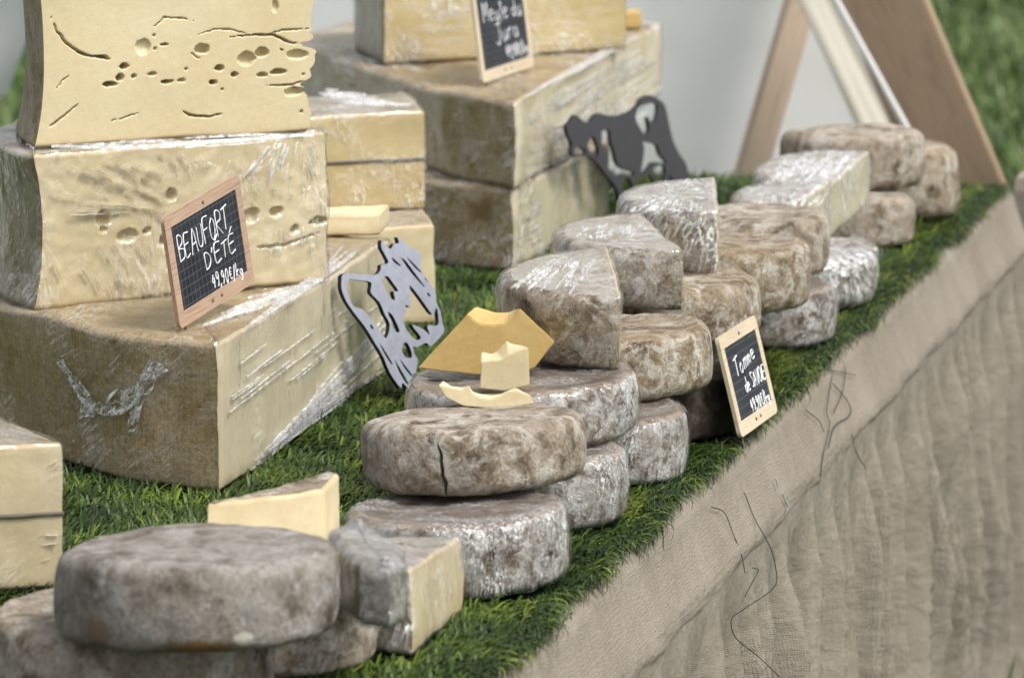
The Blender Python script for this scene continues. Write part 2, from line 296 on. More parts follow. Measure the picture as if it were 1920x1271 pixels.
# ------------------------------------------------------------------ cheese builder
def solid(outline, H, rows=10, k=4, bulge=0.0, amp=.0012, freq=22, seed=0.0, shift=None, caps=(.97, .9, .75, .5, .25), lump=.0, dish=0.0):
    """outline: ccw list of (x, y, tag, rim radius). Returns verts, faces, tags of a closed body of height H with rounded rims."""
    n = len(outline); P = [Vector((o[0], o[1])) for o in outline]; cen = sum(P, Vector((0, 0))) / n
    nor = []
    for i in range(n):
        a, b, c = P[i - 1], P[i], P[(i + 1) % n]
        e1 = (b - a).normalized() if (b - a).length > 1e-9 else Vector((1, 0)); e2 = (c - b).normalized() if (c - b).length > 1e-9 else e1
        d = e1 + e2; d = d.normalized() if d.length > 1e-6 else e2
        nor.append(Vector((d.y, -d.x)))
    prof = []                                        # (kind, value)
    for q in range(k): prof.append(('b', q / k * math.pi / 2))
    for q in range(rows + 1): prof.append(('s', q / rows))
    for q in range(1, k + 1): prof.append(('t', q / k * math.pi / 2))
    verts, faces, tags = [], [], []
    off = Vector((seed * 3.7 + 11.3, seed * 1.9, seed * 2.3))
    def put(x, y, z, i, t):
        v = Vector((x, y, z))
        if shift: v = shift(v, i, t)
        q = v + off
        v = v + noise.noise_vector(q * freq) * amp
        if lump > .002: v = v + noise.noise_vector(q * 75) * (amp * .55)
        if lump: v = v + noise.noise_vector(q * 9.0 + Vector((5, 1, 3))) * lump
        verts.append(v)
    for kind, val in prof:
        for i in range(n):
            r = outline[i][3]
            if kind == 'b': ins = r * (1 - math.sin(val)); z = r * (1 - math.cos(val))
            elif kind == 's': ins = 0; z = r + (H - 2 * r) * val
            else: ins = r * (1 - math.cos(val)); z = H - r + r * math.sin(val)
            t = z / H
            bl = bulge * (1 - (2 * t - 1) ** 2) if outline[i][2] == 'rind' else 0
            p = P[i] + nor[i] * (bl - ins)
            put(p.x, p.y, z, i, t)
    m = len(prof)
    for j in range(m - 1):
        for i in range(n):
            i2 = (i + 1) % n
            faces.append((j * n + i, j * n + i2, (j + 1) * n + i2, (j + 1) * n + i)); tags.append('rim' if (dish and j >= m - 3) else outline[i][2])
    for top in (1, 0):                               # caps
        base = (m - 1) * n if top else 0
        prev = [base + i for i in range(n)]; z = H if top else 0.0
        for c in (caps if top else (.5,)):
            cur = []
            for i in range(n):
                p = P[i] - nor[i] * outline[i][3]; p = cen + (p - cen) * c
                cur.append(len(verts)); put(p.x, p.y, z - (dish * smooth01((1 - c) * 6) if top else 0), -1, 1.0 if top else 0.0)
            for i in range(n):
                i2 = (i + 1) % n
                f = (prev[i], prev[i2], cur[i2], cur[i]); faces.append(f if top else f[::-1]); tags.append('top' if top else 'bottom')
            prev = cur
        ci = len(verts); put(cen.x, cen.y, z - (dish if top else 0), -1, 1.0 if top else 0.0)
        for i in range(n):
            f = (prev[i], prev[(i + 1) % n], ci); faces.append(f if top else f[::-1]); tags.append('top' if top else 'bottom')
    return verts, faces, tags
def sub_mesh(verts, faces, keep, name):
    idx = {}; vv, ff = [], []
    for f, kp in zip(faces, keep):
        if not kp: continue
        g = []
        for i in f:
            if i not in idx: idx[i] = len(vv); vv.append(verts[i])
            g.append(idx[i])
        ff.append(g)
    return mesh_from(vv, ff, name)
def wrap_mesh(verts, faces, seed, off=.0016, wr=.0022, freq=(16, 70, 30), rot=0.5):
    me = mesh_from(verts, faces, 'wrap'); ca, sa = math.cos(rot), math.sin(rot); out = []
    for v in me.vertices:
        p = v.co; q = Vector(((p.x * ca + p.z * sa) * freq[0], (p.y + .3 * p.x) * freq[1], (p.z * ca - p.x * sa) * freq[2])) + Vector((seed, seed, 0))
        out.append(p + v.normal * (off + wr * max(0, .35 + noise.noise(q)) * .8))
    me.vertices.foreach_set('co', [c for p in out for c in p]); me.update(); return me
def cheese(name, label, cat, loc, outline, H, rind, paste=None, wrap=None, rot=(0, 0, 0), group=None, foot=False, wrap_kw={}, top=None, **kw):
    """outline in world x, y; loc = (x, y, z) of the base. A whole wheel is one mesh; a cut one is an Empty with rind, cut_face and film."""
    ol = [(o[0] - loc[0], o[1] - loc[1], o[2], o[3]) for o in outline]
    v, f, t = solid(ol, H, **kw)
    cuts = sorted({x for x in t if x.startswith('cut')})
    if foot: FOOT.append([(o[0], o[1]) for o in outline])
    if not cuts and not wrap and not top:
        root = link(name, mesh_from(v, f, name), M[rind]); root.location = loc; root.rotation_euler = rot
    else:
        root = empty(name, loc, rot)
        if top:
            link('rind', sub_mesh(v, f, [x in ('rind', 'bottom') for x in t], 'rind'), M[rind], root)
            if 'rim' in t: link('rim', sub_mesh(v, f, [x == 'rim' for x in t], 'rim'), M['rim'], root)
            link('top_face', sub_mesh(v, f, [x == 'top' for x in t], 'top_face'), M[top], root)
        elif 'rind' not in t:
            for nm, tg in (('top_face', 'top'), ('bottom_face', 'bottom')): link(nm, sub_mesh(v, f, [x == tg for x in t], nm), M[rind], root)
        else: link('rind', sub_mesh(v, f, [not x.startswith('cut') for x in t], 'rind'), M[rind], root)
        rp = np.array([(o[0], o[1]) for o in ol if o[2] == 'rind'] or [(99.0, 99.0)])
        for c in cuts:
            me = sub_mesh(v, f, [x == c for x in t], 'cut_face'); link('cut_face', me, M[paste], root)
            co = np.empty(len(me.vertices) * 3, np.float32); me.vertices.foreach_get('co', co); co = co.reshape(-1, 3)
            d = np.minimum(np.minimum(co[:, 2], H - co[:, 2]) * 1.3, np.sqrt(((co[:, None, :2] - rp[None, ::2, :]) ** 2).sum(2)).min(1))
            at = me.attributes.new('edge', 'FLOAT', 'POINT'); at.data.foreach_set('value', np.exp(-np.maximum(d, 0) / .0065).astype(np.float32))
        if wrap:
            o = link('plastic_wrap', wrap_mesh(v, f, kw.get('seed', 0), **wrap_kw), M[wrap], root)
    return tag(root, label, cat, group)
def circle(cx, cy, r, rim, n=168, seed=0.0, wob=.02, extra=None):
    an = sorted([2 * math.pi * i / n for i in range(n)] + list(extra or [])); out = []
    for a in an:
        k = r * (1 + wob * noise.noise(Vector((math.cos(a) * 1.2, math.sin(a) * 1.2, seed * 7.7)))); out.append((cx + k * math.cos(a), cy + k * math.sin(a), 'rind', rim))
    return out
def poly(segs):
    """segs: list of (list of points, tag, rim); consecutive segments share their end points; closed."""
    out = []
    for pts, tg, rim in segs:
        for p in pts[:-1]: out.append((p[0], p[1], tg, rim))
    return out
def line(a, b, n): return [Vector((a[0] + (b[0] - a[0]) * i / n, a[1] + (b[1] - a[1]) * i / n)) for i in range(n + 1)]
def arc(c, r, a0, a1, n): return [Vector((c[0] + r * math.cos(a0 + (a1 - a0) * i / n), c[1] + r * math.sin(a0 + (a1 - a0) * i / n))) for i in range(n + 1)]
def spline(pts, n):
    P = [Vector((p[0], p[1])) for p in pts]; P = [P[0] * 2 - P[1]] + P + [P[-1] * 2 - P[-2]]; out = []
    for i in range(1, len(P) - 2):
        for j in range(n):
            t = j / n; a, b, c, d = P[i - 1], P[i], P[i + 1], P[i + 2]
            out.append(.5 * ((2 * b) + (c - a) * t + (2 * a - 5 * b + 4 * c - d) * t * t + (3 * b - a - 3 * c + d) * t ** 3))
    out.append(P[-2]); return out
def wheel(L, Rr, bot, z0, H, label, rind='rind_grey', rad=None, wrap=None, tilt=(0, 0, 0), rim=.008, seed=None, group='whole tomme wheels in the front row', top=None, ring=None, shift=None, **kw):
    """whole wheel whose rim shows at columns L..Rr and whose foot shows at row bot; give rad when one side is hidden (L None)."""
    yf = at_z(960, bot, z0).y
    zz = z0 + H * .5
    if rad is None:
        dep = lambda y: (Vector((0, y, zz)) - CAM).dot(AX_F)
        w_ = (Rr - L) / FPX; rad = w_ * dep(yf) / 2 / (1 - w_ / 2); y = yf + rad; x = ((L + Rr) / 2 - 960) / FPX * dep(y)
    else:
        y = yf + rad; x = x_at(Rr, y, zz) - rad
    rad -= .005
    seed = seed if seed is not None else Rr * .013 + bot * .007
    return cheese('tomme_cheese', label, 'cheese', (x, y, z0), circle(x, y, rad, rim, seed=seed, extra=ring), H, rind, None, wrap, tilt, group, foot=(z0 < L1 + .01), bulge=.004, amp=.0020, lump=.0042, seed=seed, top=top, dish=.003 if top else 0.0, shift=shift, **kw)
def half(c, r, ang, z0, H, label, rind, paste, wrap=None, tilt=(0, 0, 0), rim=.010, seed=1.0, name='half_cheese', span=math.pi, group='cut tomme halves', top='top_cream', **kw):
    """half wheel: the cut runs through c along direction ang (plan angle); the rind bulges to the left of that direction."""
    a = Vector((c[0] - r * math.cos(ang), c[1] - r * math.sin(ang))); b = Vector((c[0] + r * math.cos(ang), c[1] + r * math.sin(ang)))
    ol = poly([(line(a, b, 40), 'cut', .003), (arc(c, r, ang, ang + math.pi, 64), 'rind', rim)])
    ol = [(o[0], o[1], o[2], o[3] if o[2] == 'cut' else (.003 + (rim - .003) * min(1, min(i - 40, 104 - i) / 8))) for i, o in enumerate(ol)]
    return cheese(name, label, 'cheese', (c[0], c[1], z0), ol, H, rind, paste, wrap, tilt, group, foot=(z0 < L1 + .01), bulge=.004, amp=.0013, lump=.003, seed=seed, top=top, **kw)

# ------------------------------------------------------------------ setting: lawn
def lawn():
    n = 120; xs = np.linspace(-40, 40, n); ys = np.linspace(-6, 90, n)
    v = [(x, y, .012 * noise.noise(Vector((x * .6, y * .6, 0)))) for y in ys for x in xs]
    f = [(j * n + i, j * n + i + 1, (j + 1) * n + i + 1, (j + 1) * n + i) for j in range(n - 1) for i in range(n - 1)]
    g = link('ground', mesh_from(v, f), M['lawn']); g['kind'] = 'structure'; g['label'] = 'mown green lawn under and behind the stall'
lawn()
def blades(name, base, az, lean, length, width, shade, m, parent=None, droop=None):
    """grass blades as numpy arrays: two quads and a tip each"""
    n = len(base); d = np.stack([np.cos(az), np.sin(az), np.zeros(n)], 1); s = np.stack([-np.sin(az), np.cos(az), np.zeros(n)], 1)
    lv = []
    for t, wd in ((0, 1.0), (.4, .95), (.75, .7), (1.0, 0)):
        ang = lean * (0.55 + .75 * t) if droop is None else lean * (0.55 + .75 * t) + droop * t * t
        h = length * t
        p = base + d * (np.sin(ang) * h)[:, None] + np.stack([np.zeros(n), np.zeros(n), np.cos(ang) * h], 1)
        if wd > 0: lv += [p - s * (width * wd * .5)[:, None], p + s * (width * wd * .5)[:, None]]
        else: lv.append(p)
    co = np.stack(lv, 1).reshape(-1, 3)              # 7 verts per blade
    b = np.arange(n)[:, None] * 7
    loops = np.concatenate([b + np.array([[0, 1, 3, 2]]), b + np.array([[2, 3, 5, 4]]), b + np.array([[4, 5, 6]])], 1).reshape(-1)
    tot = np.tile([4, 4, 3], n); st = np.concatenate([[0], np.cumsum(tot)[:-1]])
    me = bpy.data.meshes.new(name); me.vertices.add(len(co)); me.vertices.foreach_set('co', co.astype(np.float32).ravel())
    me.loops.add(len(loops)); me.loops.foreach_set('vertex_index', loops.astype(np.int32))
    me.polygons.add(len(tot)); me.polygons.foreach_set('loop_start', st.astype(np.int32)); me.polygons.foreach_set('loop_total', tot.astype(np.int32))
    me.update(calc_edges=True)
    at = me.attributes.new('shade', 'FLOAT', 'POINT'); at.data.foreach_set('value', np.repeat(shade, 7).astype(np.float32))
    return link(name, me, m, parent, smooth=True)
def lawn_grass():
    out = []
    for (x0, x1, y0, y1, n) in ((.65, 1.6, 6.2, 9.5, 16000), (1.0, 3.6, 9.5, 30, 52000), (-3.2, .6, 9.2, 30, 26000)):
        x = np.random.uniform(x0, x1, n); y = y0 + (y1 - y0) * np.random.uniform(0, 1, n)
        out.append(np.stack([x, y, np.zeros(n) - .005], 1))
    b = np.concatenate(out); n = len(b)
    cl = np.array([noise.noise(Vector((p[0] * 2.2, p[1] * .9, 3.0))) for p in b])
    o = blades('lawn_grass', b, np.random.uniform(0, 6.28, n), np.random.uniform(.2, 1.1, n), np.random.uniform(.05, .14, n) * (1 + .5 * cl), np.random.uniform(.005, .011, n),
               np.clip(.42 + .55 * cl + np.random.normal(0, .22, n), 0, 1), M['lawn_blade'])
    o['kind'] = 'stuff'; o['label'] = 'long blades of lawn grass around the stall'; o['category'] = 'grass'
lawn_grass()

# ------------------------------------------------------------------ table: board, burlap band and gathered skirt
def grid_mesh(nu, nv, fn, name='grid'):
    v, uv = [], []
    for j in range(nv):
        for i in range(nu):
            p, t = fn(i / (nu - 1), j / (nv - 1)); v.append(p); uv.append(t)
    f = [(j * nu + i, j * nu + i + 1, (j + 1) * nu + i + 1, (j + 1) * nu + i) for j in range(nv - 1) for i in range(nu - 1)]
    me = mesh_from(v, f, name); l = me.uv_layers.new(name='UVMap')
    for lp in me.loops: l.data[lp.index].uv = uv[lp.vertex_index]
    return me
U0, U1 = -.75, TLEN + .02                            # table runs along TD from U0 to U1 metres past E0
def tp(u, o, z): return E0 + TD * u + TN * o + Vector((0, 0, z - TZ))
WID = 1.05
table = tag(empty('burlap_table', tp((U0 + U1) / 2, -WID / 2, 0)), 'long stall table dressed in beige burlap with a gathered skirt', 'table')
def child(name, me, m, root, **kw):
    me.transform(Matrix.Translation(-Vector(root.location))); return link(name, me, m, root, **kw)
def slab_between(u0, u1, o0, o1, z0, z1):
    v = [tp(u, o, z) for z in (z0, z1) for (u, o) in ((u0, o0), (u1, o0), (u1, o1), (u0, o1))]
    return mesh_from(v, [(3, 2, 1, 0), (4, 5, 6, 7), (0, 1, 5, 4), (1, 2, 6, 5), (2, 3, 7, 6), (3, 0, 4, 7)])
child('tabletop', slab_between(U0, U1 - .02, -WID, -.012, TZ - .035, TZ - .008), M['board'], table, smooth=False)
for u in (U0 + .2, (U0 + U1) / 2, U1 - .25):
    for o in (-WID + .12, -.12): child('leg', slab_between(u - .03, u + .03, o - .03, o + .03, 0, TZ - .036), M['board'], table, smooth=False)
def band_fn(s, t):
    u = U0 + (U1 - U0) * s
    path = [(-.06, -.004), (-.02, -.004), (.004, -.006), (.014, -.014), (.020, -.035), (.030, -.062), (.039, -.082), (.0415, -.089), (.0418, -.094), (.0408, -.0985)]
    x = t * (len(path) - 1); i = min(int(x), len(path) - 2); fr = x - i
    o = path[i][0] + (path[i + 1][0] - path[i][0]) * fr; z = path[i][1] + (path[i + 1][1] - path[i][1]) * fr
    wv = noise.noise(Vector((u * 9, t * 2, 0))) * .004 * t + noise.noise(Vector((u * 30, t * 5, 4))) * .0014 * t
    z += noise.noise(Vector((u * 5, 7, 0))) * .006 * max(0, t - .3)
    return tp(u, o + wv, TZ + z), (u, t * .14)
child('band', grid_mesh(420, 28, band_fn), M['burlap'], table)
def pleat(u, v):
    ph = u * 52 + 7.0 * noise.noise(Vector((u * 3.1, v * .5, 2)))
    a = 1 - 2 * abs(math.sin(ph * .5)) ** .7             # soft valleys, narrower ridges
    b = math.sin(u * 131 + 8 * noise.noise(Vector((u * 4, v * .9, 9))))
    return a * .55 + b * .16
def skirt_fn(s, t):
    u = U0 + (U1 + .002 - U0) * s; z = (TZ - .097) * (1 - t) + .012 * t
    g = smooth01(t * 4.5)
    o = .040 + .020 * t + .052 * g * pleat(u + .03 * t * noise.noise(Vector((u * 2, t * 2, 0))), t) * (.75 + .7 * noise.noise(Vector((u * 2.5, t * 3, 5))))
    o += .010 * noise.noise(Vector((u * 11, t * 3, 1))) * g + .004 * noise.noise(Vector((u * 24, t * 7, 1))) * g + .0008 * noise.noise(Vector((u * 60, t * 34, 1)))
    return tp(u, o, z), (u * 1.25, -.14 - t * .75)
child('skirt', grid_mesh(900, 90, skirt_fn), M['burlap'], table)
# a second burlap table set across the far end of the first
t2 = tag(empty('burlap_table', tp(U1 + .45, .45, 0)), 'second burlap covered table set across beyond the end of the first', 'table')
def t2_fn(s, t):
    o = .0 + .95 * s; prof = [(.85, 0), (.02, 0), (.0, -.015), (-.012, -.08), (-.03, -.4), (-.04, -.772)]
    x = t * 5; i = min(int(x), 4); fr = x - i; u = prof[i][0] + (prof[i + 1][0] - prof[i][0]) * fr; z = prof[i][1] + (prof[i + 1][1] - prof[i][1]) * fr
    return tp(U1 + .12 + u - .014 * pleat(o, t) * max(0, t - .4) * 2, o, TZ - .006 + z + .006 * noise.noise(Vector((u * 7, o * 7, 0)))), (o, t * 1.4)
child('cover', grid_mesh(120, 70, t2_fn), M['burlap'], t2)
for o in (.1, .85): child('leg', slab_between(U1 + .3, U1 + .36, o, o + .06, 0, TZ - .02), M['board'], t2, smooth=False)

# ------------------------------------------------------------------ tent: canvas and leaning posts
def quad_canvas(name, pts, m, label, nu=40, nv=40, wav=.02, th=.004, seed=0):
    """four world corners (bl, br, tr, tl) -> gently waving cloth with thickness"""
    a, b, c, d = pts; cen = (a + b) / 2
    def fn(s, t):
        p = a.lerp(b, s).lerp(d.lerp(c, s), t)
        return p + Vector((0, 1, 0)) * (wav * noise.noise(Vector((s * 3 + seed, t * 2, 1))) + wav * .3 * math.sin(s * 21 + seed) * (1 - t)) - cen, (s, t)
    o = link(name, grid_mesh(nu, nv, fn), m); o.location = cen
    md = o.modifiers.new('thickness', 'SOLIDIFY'); md.thickness = th
    return tag(o, label, 'canvas')
YC = 8.6
def cv(px, py, y): return at_y(px, py, y)
def gnd(px, y): p = at_y(px, 1000, y); return Vector((p.x, y, 0.005))
bl = gnd(150, YC); br = gnd(1700, YC - .1)
quad_canvas('tent_wall', [bl, br, Vector((br.x - .25, YC - .1, 2.9)), Vector((bl.x, YC, 2.9))], M['canvas'], 'white canvas tent wall closing off the stall behind the cheeses')
p = [cv(-2300, 1500, YC + .5), cv(15, 175, YC + .5), cv(110, -90, YC + .5), cv(-2300, -700, YC + .5)]  # runs on unseen to the left, added so the film reflects white
quad_canvas('tent_flap', p, M['canvas'], 'white canvas flap with a slanting hem beyond the tall open beaufort', seed=4)
def tube(name, pts, r, m, label=None, cat=None, parent=None, res=3):
    cu = bpy.data.curves.new(name, 'CURVE'); cu.dimensions = '3D'; cu.bevel_depth = r; cu.bevel_resolution = res; cu.use_fill_caps = True
    sp = cu.splines.new('POLY'); base = Vector(pts[0]) if parent is None else Vector((0, 0, 0)); sp.points.add(len(pts) - 1)
    for q, p_ in zip(sp.points, pts): q.co = (*(Vector(p_) - base), 1)
    tmp = bpy.data.objects.new('tmp', cu); col.objects.link(tmp)
    me = bpy.data.meshes.new_from_object(tmp.evaluated_get(bpy.context.evaluated_depsgraph_get())); bpy.data.objects.remove(tmp)
    me.materials.clear(); o = link(name, me, m, parent); 
    if parent is None: o.location = base
    if label: tag(o, label, cat)
    return o
def plank(name, pb, pt, width, thick, m, label, face=Vector((0, -1, 0)), bevel=.004):
    """board from pb to pt; its wide face looks along face"""
    z = (pt - pb); L = z.length; z = z.normalized(); y = -(face - z * face.dot(z)).normalized(); x = y.cross(z)
    bm = bmesh.new(); box_bm(bm, (width, thick, L), (0, 0, L / 2), bevel); me = bpy.data.meshes.new(name); bm.to_mesh(me); bm.free()
    o = link(name, me, m, smooth=False); o.matrix_world = Matrix((( x.x, y.x, z.x, pb.x), (x.y, y.y, z.y, pb.y), (x.z, y.z, z.z, pb.z), (0, 0, 0, 1)))
    return tag(o, label, 'post')
def line_to_ground(pa, pb, y):                        # two pixels on a post at depth y, extended to the ground and up to 2.9 m
    a = at_y(*pa, y); b = at_y(*pb, y); d = (b - a) / (b.z - a.z)
    return a + d * (.0 - a.z), a + d * (2.9 - a.z)
g0, g1 = line_to_ground((1797, 330), (1657, 0), 8.0)
plank('tent_post', g0, g1, .142, .055, M['post_wood'], 'broad brown wooden post leaning beside the open lawn', Vector((-.22, -.97, 0)))
g0, g1 = line_to_ground((1414, 300), (1502, 0), 8.35)
plank('tent_post', g0, g1, .055, .05, M['post_pale'], 'narrow pale wooden post leaning in front of the canvas wall', Vector((.1, -1, 0)))
# cream flap with a white hem along the broad post
ya = 8.15
f_ = [at_y(x, y, ya + dy) for x, y, dy in ((1690, 420, 0), (1805, 420, .05), (1512, -160, .05), (1425, -160, 0))]
quad_canvas('tent_flap', f_, M['canvas_cream'], 'cream inner canvas flap tied along the broad wooden post', seed=2, wav=.01)
tube('canvas_hem', [at_y(1545 + 177 * q / 12, -40 + 320 * q / 12, ya - .26) for q in range(0, 20)], .006, M['canvas'], 'white rolled canvas hem running beside the broad wooden post', 'canvas hem')

# ------------------------------------------------------------------ big wrapped and open alpine wedges
def face_holes(holes, cracks, width, height):
    """depth in metres at face coordinate (s, t) in metres"""
    def depth(s, t):
        d = 0.0
        for (cx, cy, rx, ry, dp) in holes:
            q = ((s - cx) / rx) ** 2 + ((t - cy) / ry) ** 2
            if q < 2.2:
                q += .35 * noise.noise(Vector((s * 160, t * 160, cx * 50)))
                if q < 1: d = max(d, dp * (max(0, 1 - q) ** (.5 if dp < .011 else .3)))
        for pts, wd, dp in cracks:
            wd = wd * .55
            ns = len(pts) - 1
            for si, ((x0, y0), (x1, y1)) in enumerate(zip(pts, pts[1:])):
                if s < min(x0, x1) - .01 or s > max(x0, x1) + .01 or t < min(y0, y1) - .01 or t > max(y0, y1) + .01: continue
                dx, dy = x1 - x0, y1 - y0; L2_ = dx * dx + dy * dy
                k = max(0, min(1, ((s - x0) * dx + (t - y0) * dy) / L2_)); ex, ey = s - x0 - k * dx, t - y0 - k * dy
                fr_ = (si + k) / ns; wk = wd * (.25 + 1.05 * math.sin(math.pi * min(1, max(0, fr_))) ** .8 + .5 * noise.noise(Vector((s * 90, t * 90, 7))))
                r = math.hypot(ex + .0012 * noise.noise(Vector((s * 140, t * 140, 3))), ey + .0012 * noise.noise(Vector((s * 140, t * 140, 6))))
                if r < wk: d = max(d, dp * (1 - r / wk) ** .5)
        return d
    return depth
def to_face(pxs, q1, q2, ybl, ybr, ytl, ytr, xl, xr, W, H):
    """photo pixels on a roughly frontal face -> metres on it"""
    out = []
    for x, y in pxs:
        s = (x - xl) / (xr - xl); yb = ybl + (ybr - ybl) * s; yt = ytl + (ytr - ytl) * s
        out.append((s * W, (yb - y) / (yb - yt) * H))
    return out
# --- bottom wedge of the left stack
C = at_z(412, 922, L1); E = at_z(735, 682, L1); ZA3 = z_over(C, 648); HA3 = ZA3 - L1
arcp = spline([(E.x, E.y), (E.x - .20, E.y + .10), (-.66, 5.30), (-.745, 5.02)] + [tuple(at_z(x, y, ZA3).xy) for x, y in ((0, 572), (200, 622), (330, 640))] + [(C.x, C.y)], 14)
ol = poly([(line(C, E, 60), 'cut', .004), (arcp, 'rind', .006)])
CA3, EA3 = C.copy(), E.copy()
a3 = cheese('beaufort_wedge', 'huge wrapped beaufort half with ochre brown rind, lowest of its stack on the turf', 'cheese', (C.x - .1, C.y + .35, L1), ol, HA3, 'rind_ochre', 'paste_grey', 'wrap_a', foot=True,
       group='big alpine cheese pieces', rows=16, amp=.002, freq=14, seed=2.0, lump=.004, wrap_kw=dict(wr=.006, rot=.9, off=.002), caps=(.98, .92, .8, .62, .4, .2))
def film_flaps(root):
    mid = [((960 + FPX * q_.x / (Vector((q_.x, q_.y, L1 + HA3 * .5)) - CAM).dot(AX_F)), q_.y) for q_ in arcp[len(arcp) // 2:]]; mid.sort()
    def on_rind(px, py, off): return at_y(px, py, float(np.interp(px, [a for a, _ in mid], [b for _, b in mid])) - off) - Vector(root.location)
    rng = random.Random(3)
    for path, wd in (([(112, 676), (130, 705), (160, 745), (178, 762)], 16), ([(150, 765), (185, 768), (225, 752), (262, 722), (300, 680)], 34), ([(298, 680), (275, 715), (258, 755), (246, 812)], 24)):
        P = spline(path, 8); n = len(P); v, f = [], []
        for i, q_ in enumerate(P):
            t_ = (P[min(i + 1, n - 1)] - P[max(i - 1, 0)]).normalized(); sd_ = Vector((-t_.y, t_.x)); w_ = wd * (.75 + .22 * math.sin(i * .33 + wd) + rng.uniform(-.06, .06))
            for k in range(5):
                c_ = q_ + sd_ * w_ * (k / 4 - .5) * 1.4; v.append(on_rind(c_.x, c_.y, .005 + .006 * abs(math.sin(k * 1.9 + i * .21)) + rng.uniform(0, .0012)))
        for i in range(n - 1):
            for k in range(4): f.append((i * 5 + k, i * 5 + k + 1, i * 5 + 6 + k, i * 5 + 5 + k))
        link('torn_film', mesh_from(v, f), M['film_flap'], root)
film_flaps(a3)
# --- wrapped wedge in the middle of the left stack
Q1 = at_z(76, 578, ZA3 + .002); Q2 = at_z(612, 524, ZA3 + .002); ZA2 = z_over(Q1, 290); HA2 = ZA2 - ZA3 - .002; W2 = (Q2 - Q1).xy.length
dirq = math.atan2(Q1.y - Q2.y, Q1.x - Q2.x)
def sector(q1, q2, span, nf, nc=26, na=34, rim=.006):
    a0 = math.atan2(q1.y - q2.y, q1.x - q2.x); r = (q1 - q2).xy.length; b = (q2.x + r * math.cos(a0 - span), q2.y + r * math.sin(a0 - span))
    return poly([(line(q1, q2, nf), 'cut', rim * .6), (line(q2, b, nc), 'cut_side', rim * .6), (arc((q2.x, q2.y), r, a0 - span, a0, na), 'rind', rim)])
def face_shift(nf, q1, q2, loc, depth, W, H, heel=None, notch=None):
    e = (q2 - q1).xy.normalized(); nin = Vector((-e.y, e.x)); lq = Vector((q1.x - loc[0], q1.y - loc[1])); la = Vector((q2.x - loc[0], q2.y - loc[1]))
    def sh(v, i, t):
        v = v.copy()
        if heel:                                     # concave heel of the rind, fading along the cut
            rad = (Vector((v.x, v.y)) - la); dist = W - rad.length
            if dist < .06 and rad.length > 1e-6:
                rd = rad.normalized(); k = heel(t) * (1 - smooth01(dist / .06)); v.x += rd.x * k; v.y += rd.y * k
        if notch:                                    # broken edge at the tip
            rl = (Vector((v.x, v.y)) - la).length
            if rl < .10:
                k = notch(v.z) * (1 - smooth01(rl / .10)); v.x -= e.x * k; v.y -= e.y * k
        if 0 < i < nf:
            s = (Vector((v.x, v.y)) - lq).dot(e); d = depth(s, v.z); v.x += nin.x * d; v.y += nin.y * d
        return v
    return sh
fp = lambda pts: to_face(pts, None, None, 578, 524, 290, 262, 76, 612, W2, HA2)
hl = [(190, 412, 11, 15), (235, 445, 22, 12), (272, 437, 8, 6), (320, 372, 10, 12), (470, 408, 17, 14), (517, 402, 11, 10), (595, 420, 18, 8), (548, 434, 7, 8), (190, 432, 6, 6), (305, 455, 9, 10), (380, 480, 9, 6)]
k2 = W2 / 536.0
holes = [(*fp([(x, y)])[0], rx * k2, ry * k2 * .9, .010) for x, y, rx, ry in hl]
locA2 = (Q1.x + .2, Q1.y + .2, ZA3 + .002)
QA2, QB2 = Q1.copy(), Q2.copy()
a2 = cheese('beaufort_wedge', 'cling wrapped beaufort wedge with small holes, in the middle of its stack', 'cheese', locA2, sector(Q1, Q2, R_(62), 200), HA2, 'rind_tan', 'paste', 'wrap_b', group='big alpine cheese pieces',
       rows=96, k=3, amp=.0016, freq=16, seed=4.0, lump=.003, wrap_kw=dict(wr=.004, rot=-.5, off=.0022), caps=(.95, .7, .35),
       shift=face_shift(200, Q1, Q2, locA2, face_holes(holes, [(fp([(470, 470), (530, 462), (600, 440)]), .0025, .006)], W2, HA2), W2, HA2, heel=lambda t: .010 * ((2 * t - 1) ** 2) - .004))
# --- open wedge on top of the left stack, taller than the frame
ZA1 = ZA2 + .003; Q1 = at_z(74, 276, ZA1); Q2 = at_z(590, 246, ZA1); W1 = (Q2 - Q1).xy.length
HA1 = z_over(Q1, -40) - ZA1
fp = lambda pts: to_face(pts, None, None, 276, 246, -40, -62, 74, 590, W1, HA1)
k1 = W1 / 516.0
hl = [(267, 88, 16, 16, .006), (232, 124, 10, 6, .02), (224, 145, 8, 7, .022), (205, 158, 15, 5, .022), (249, 143, 5, 4, .015), (377, 93, 15, 10, .012), (306, 84, 9, 2.5, .02), (283, 139, 10, 4, .008),
      (310, 154, 12, 4, .02), (336, 152, 9, 4, .008), (396, 156, 9, 5, .022), (408, 129, 10, 6, .014), (437, 141, 8, 5, .014), (461, 111, 20, 15, .010), (491, 98, 16, 10, .012), (560, 102, 22, 10, .010), (523, 135, 18, 6, .014),
      (493, 141, 13, 5, .010), (552, 172, 20, 9, .008), (566, 210, 3, 3, .01), (346, 130, 3, 3, .01), (413, 169, 2.5, 2.5, .01), (530, 94, 3, 3, .01), (571, 140, 3, 3, .01), (288, 66, 3, 3, .01), (289, 91, 4, 3, .012), (515, 10, 7, 14, .004)]
holes = [(*fp([(x, y)])[0], rx * k1 * .88, ry * k1 * .88, d) for x, y, rx, ry, d in hl]
cr = lambda pts, w_, d: (fp(pts), w_ * k1, d)
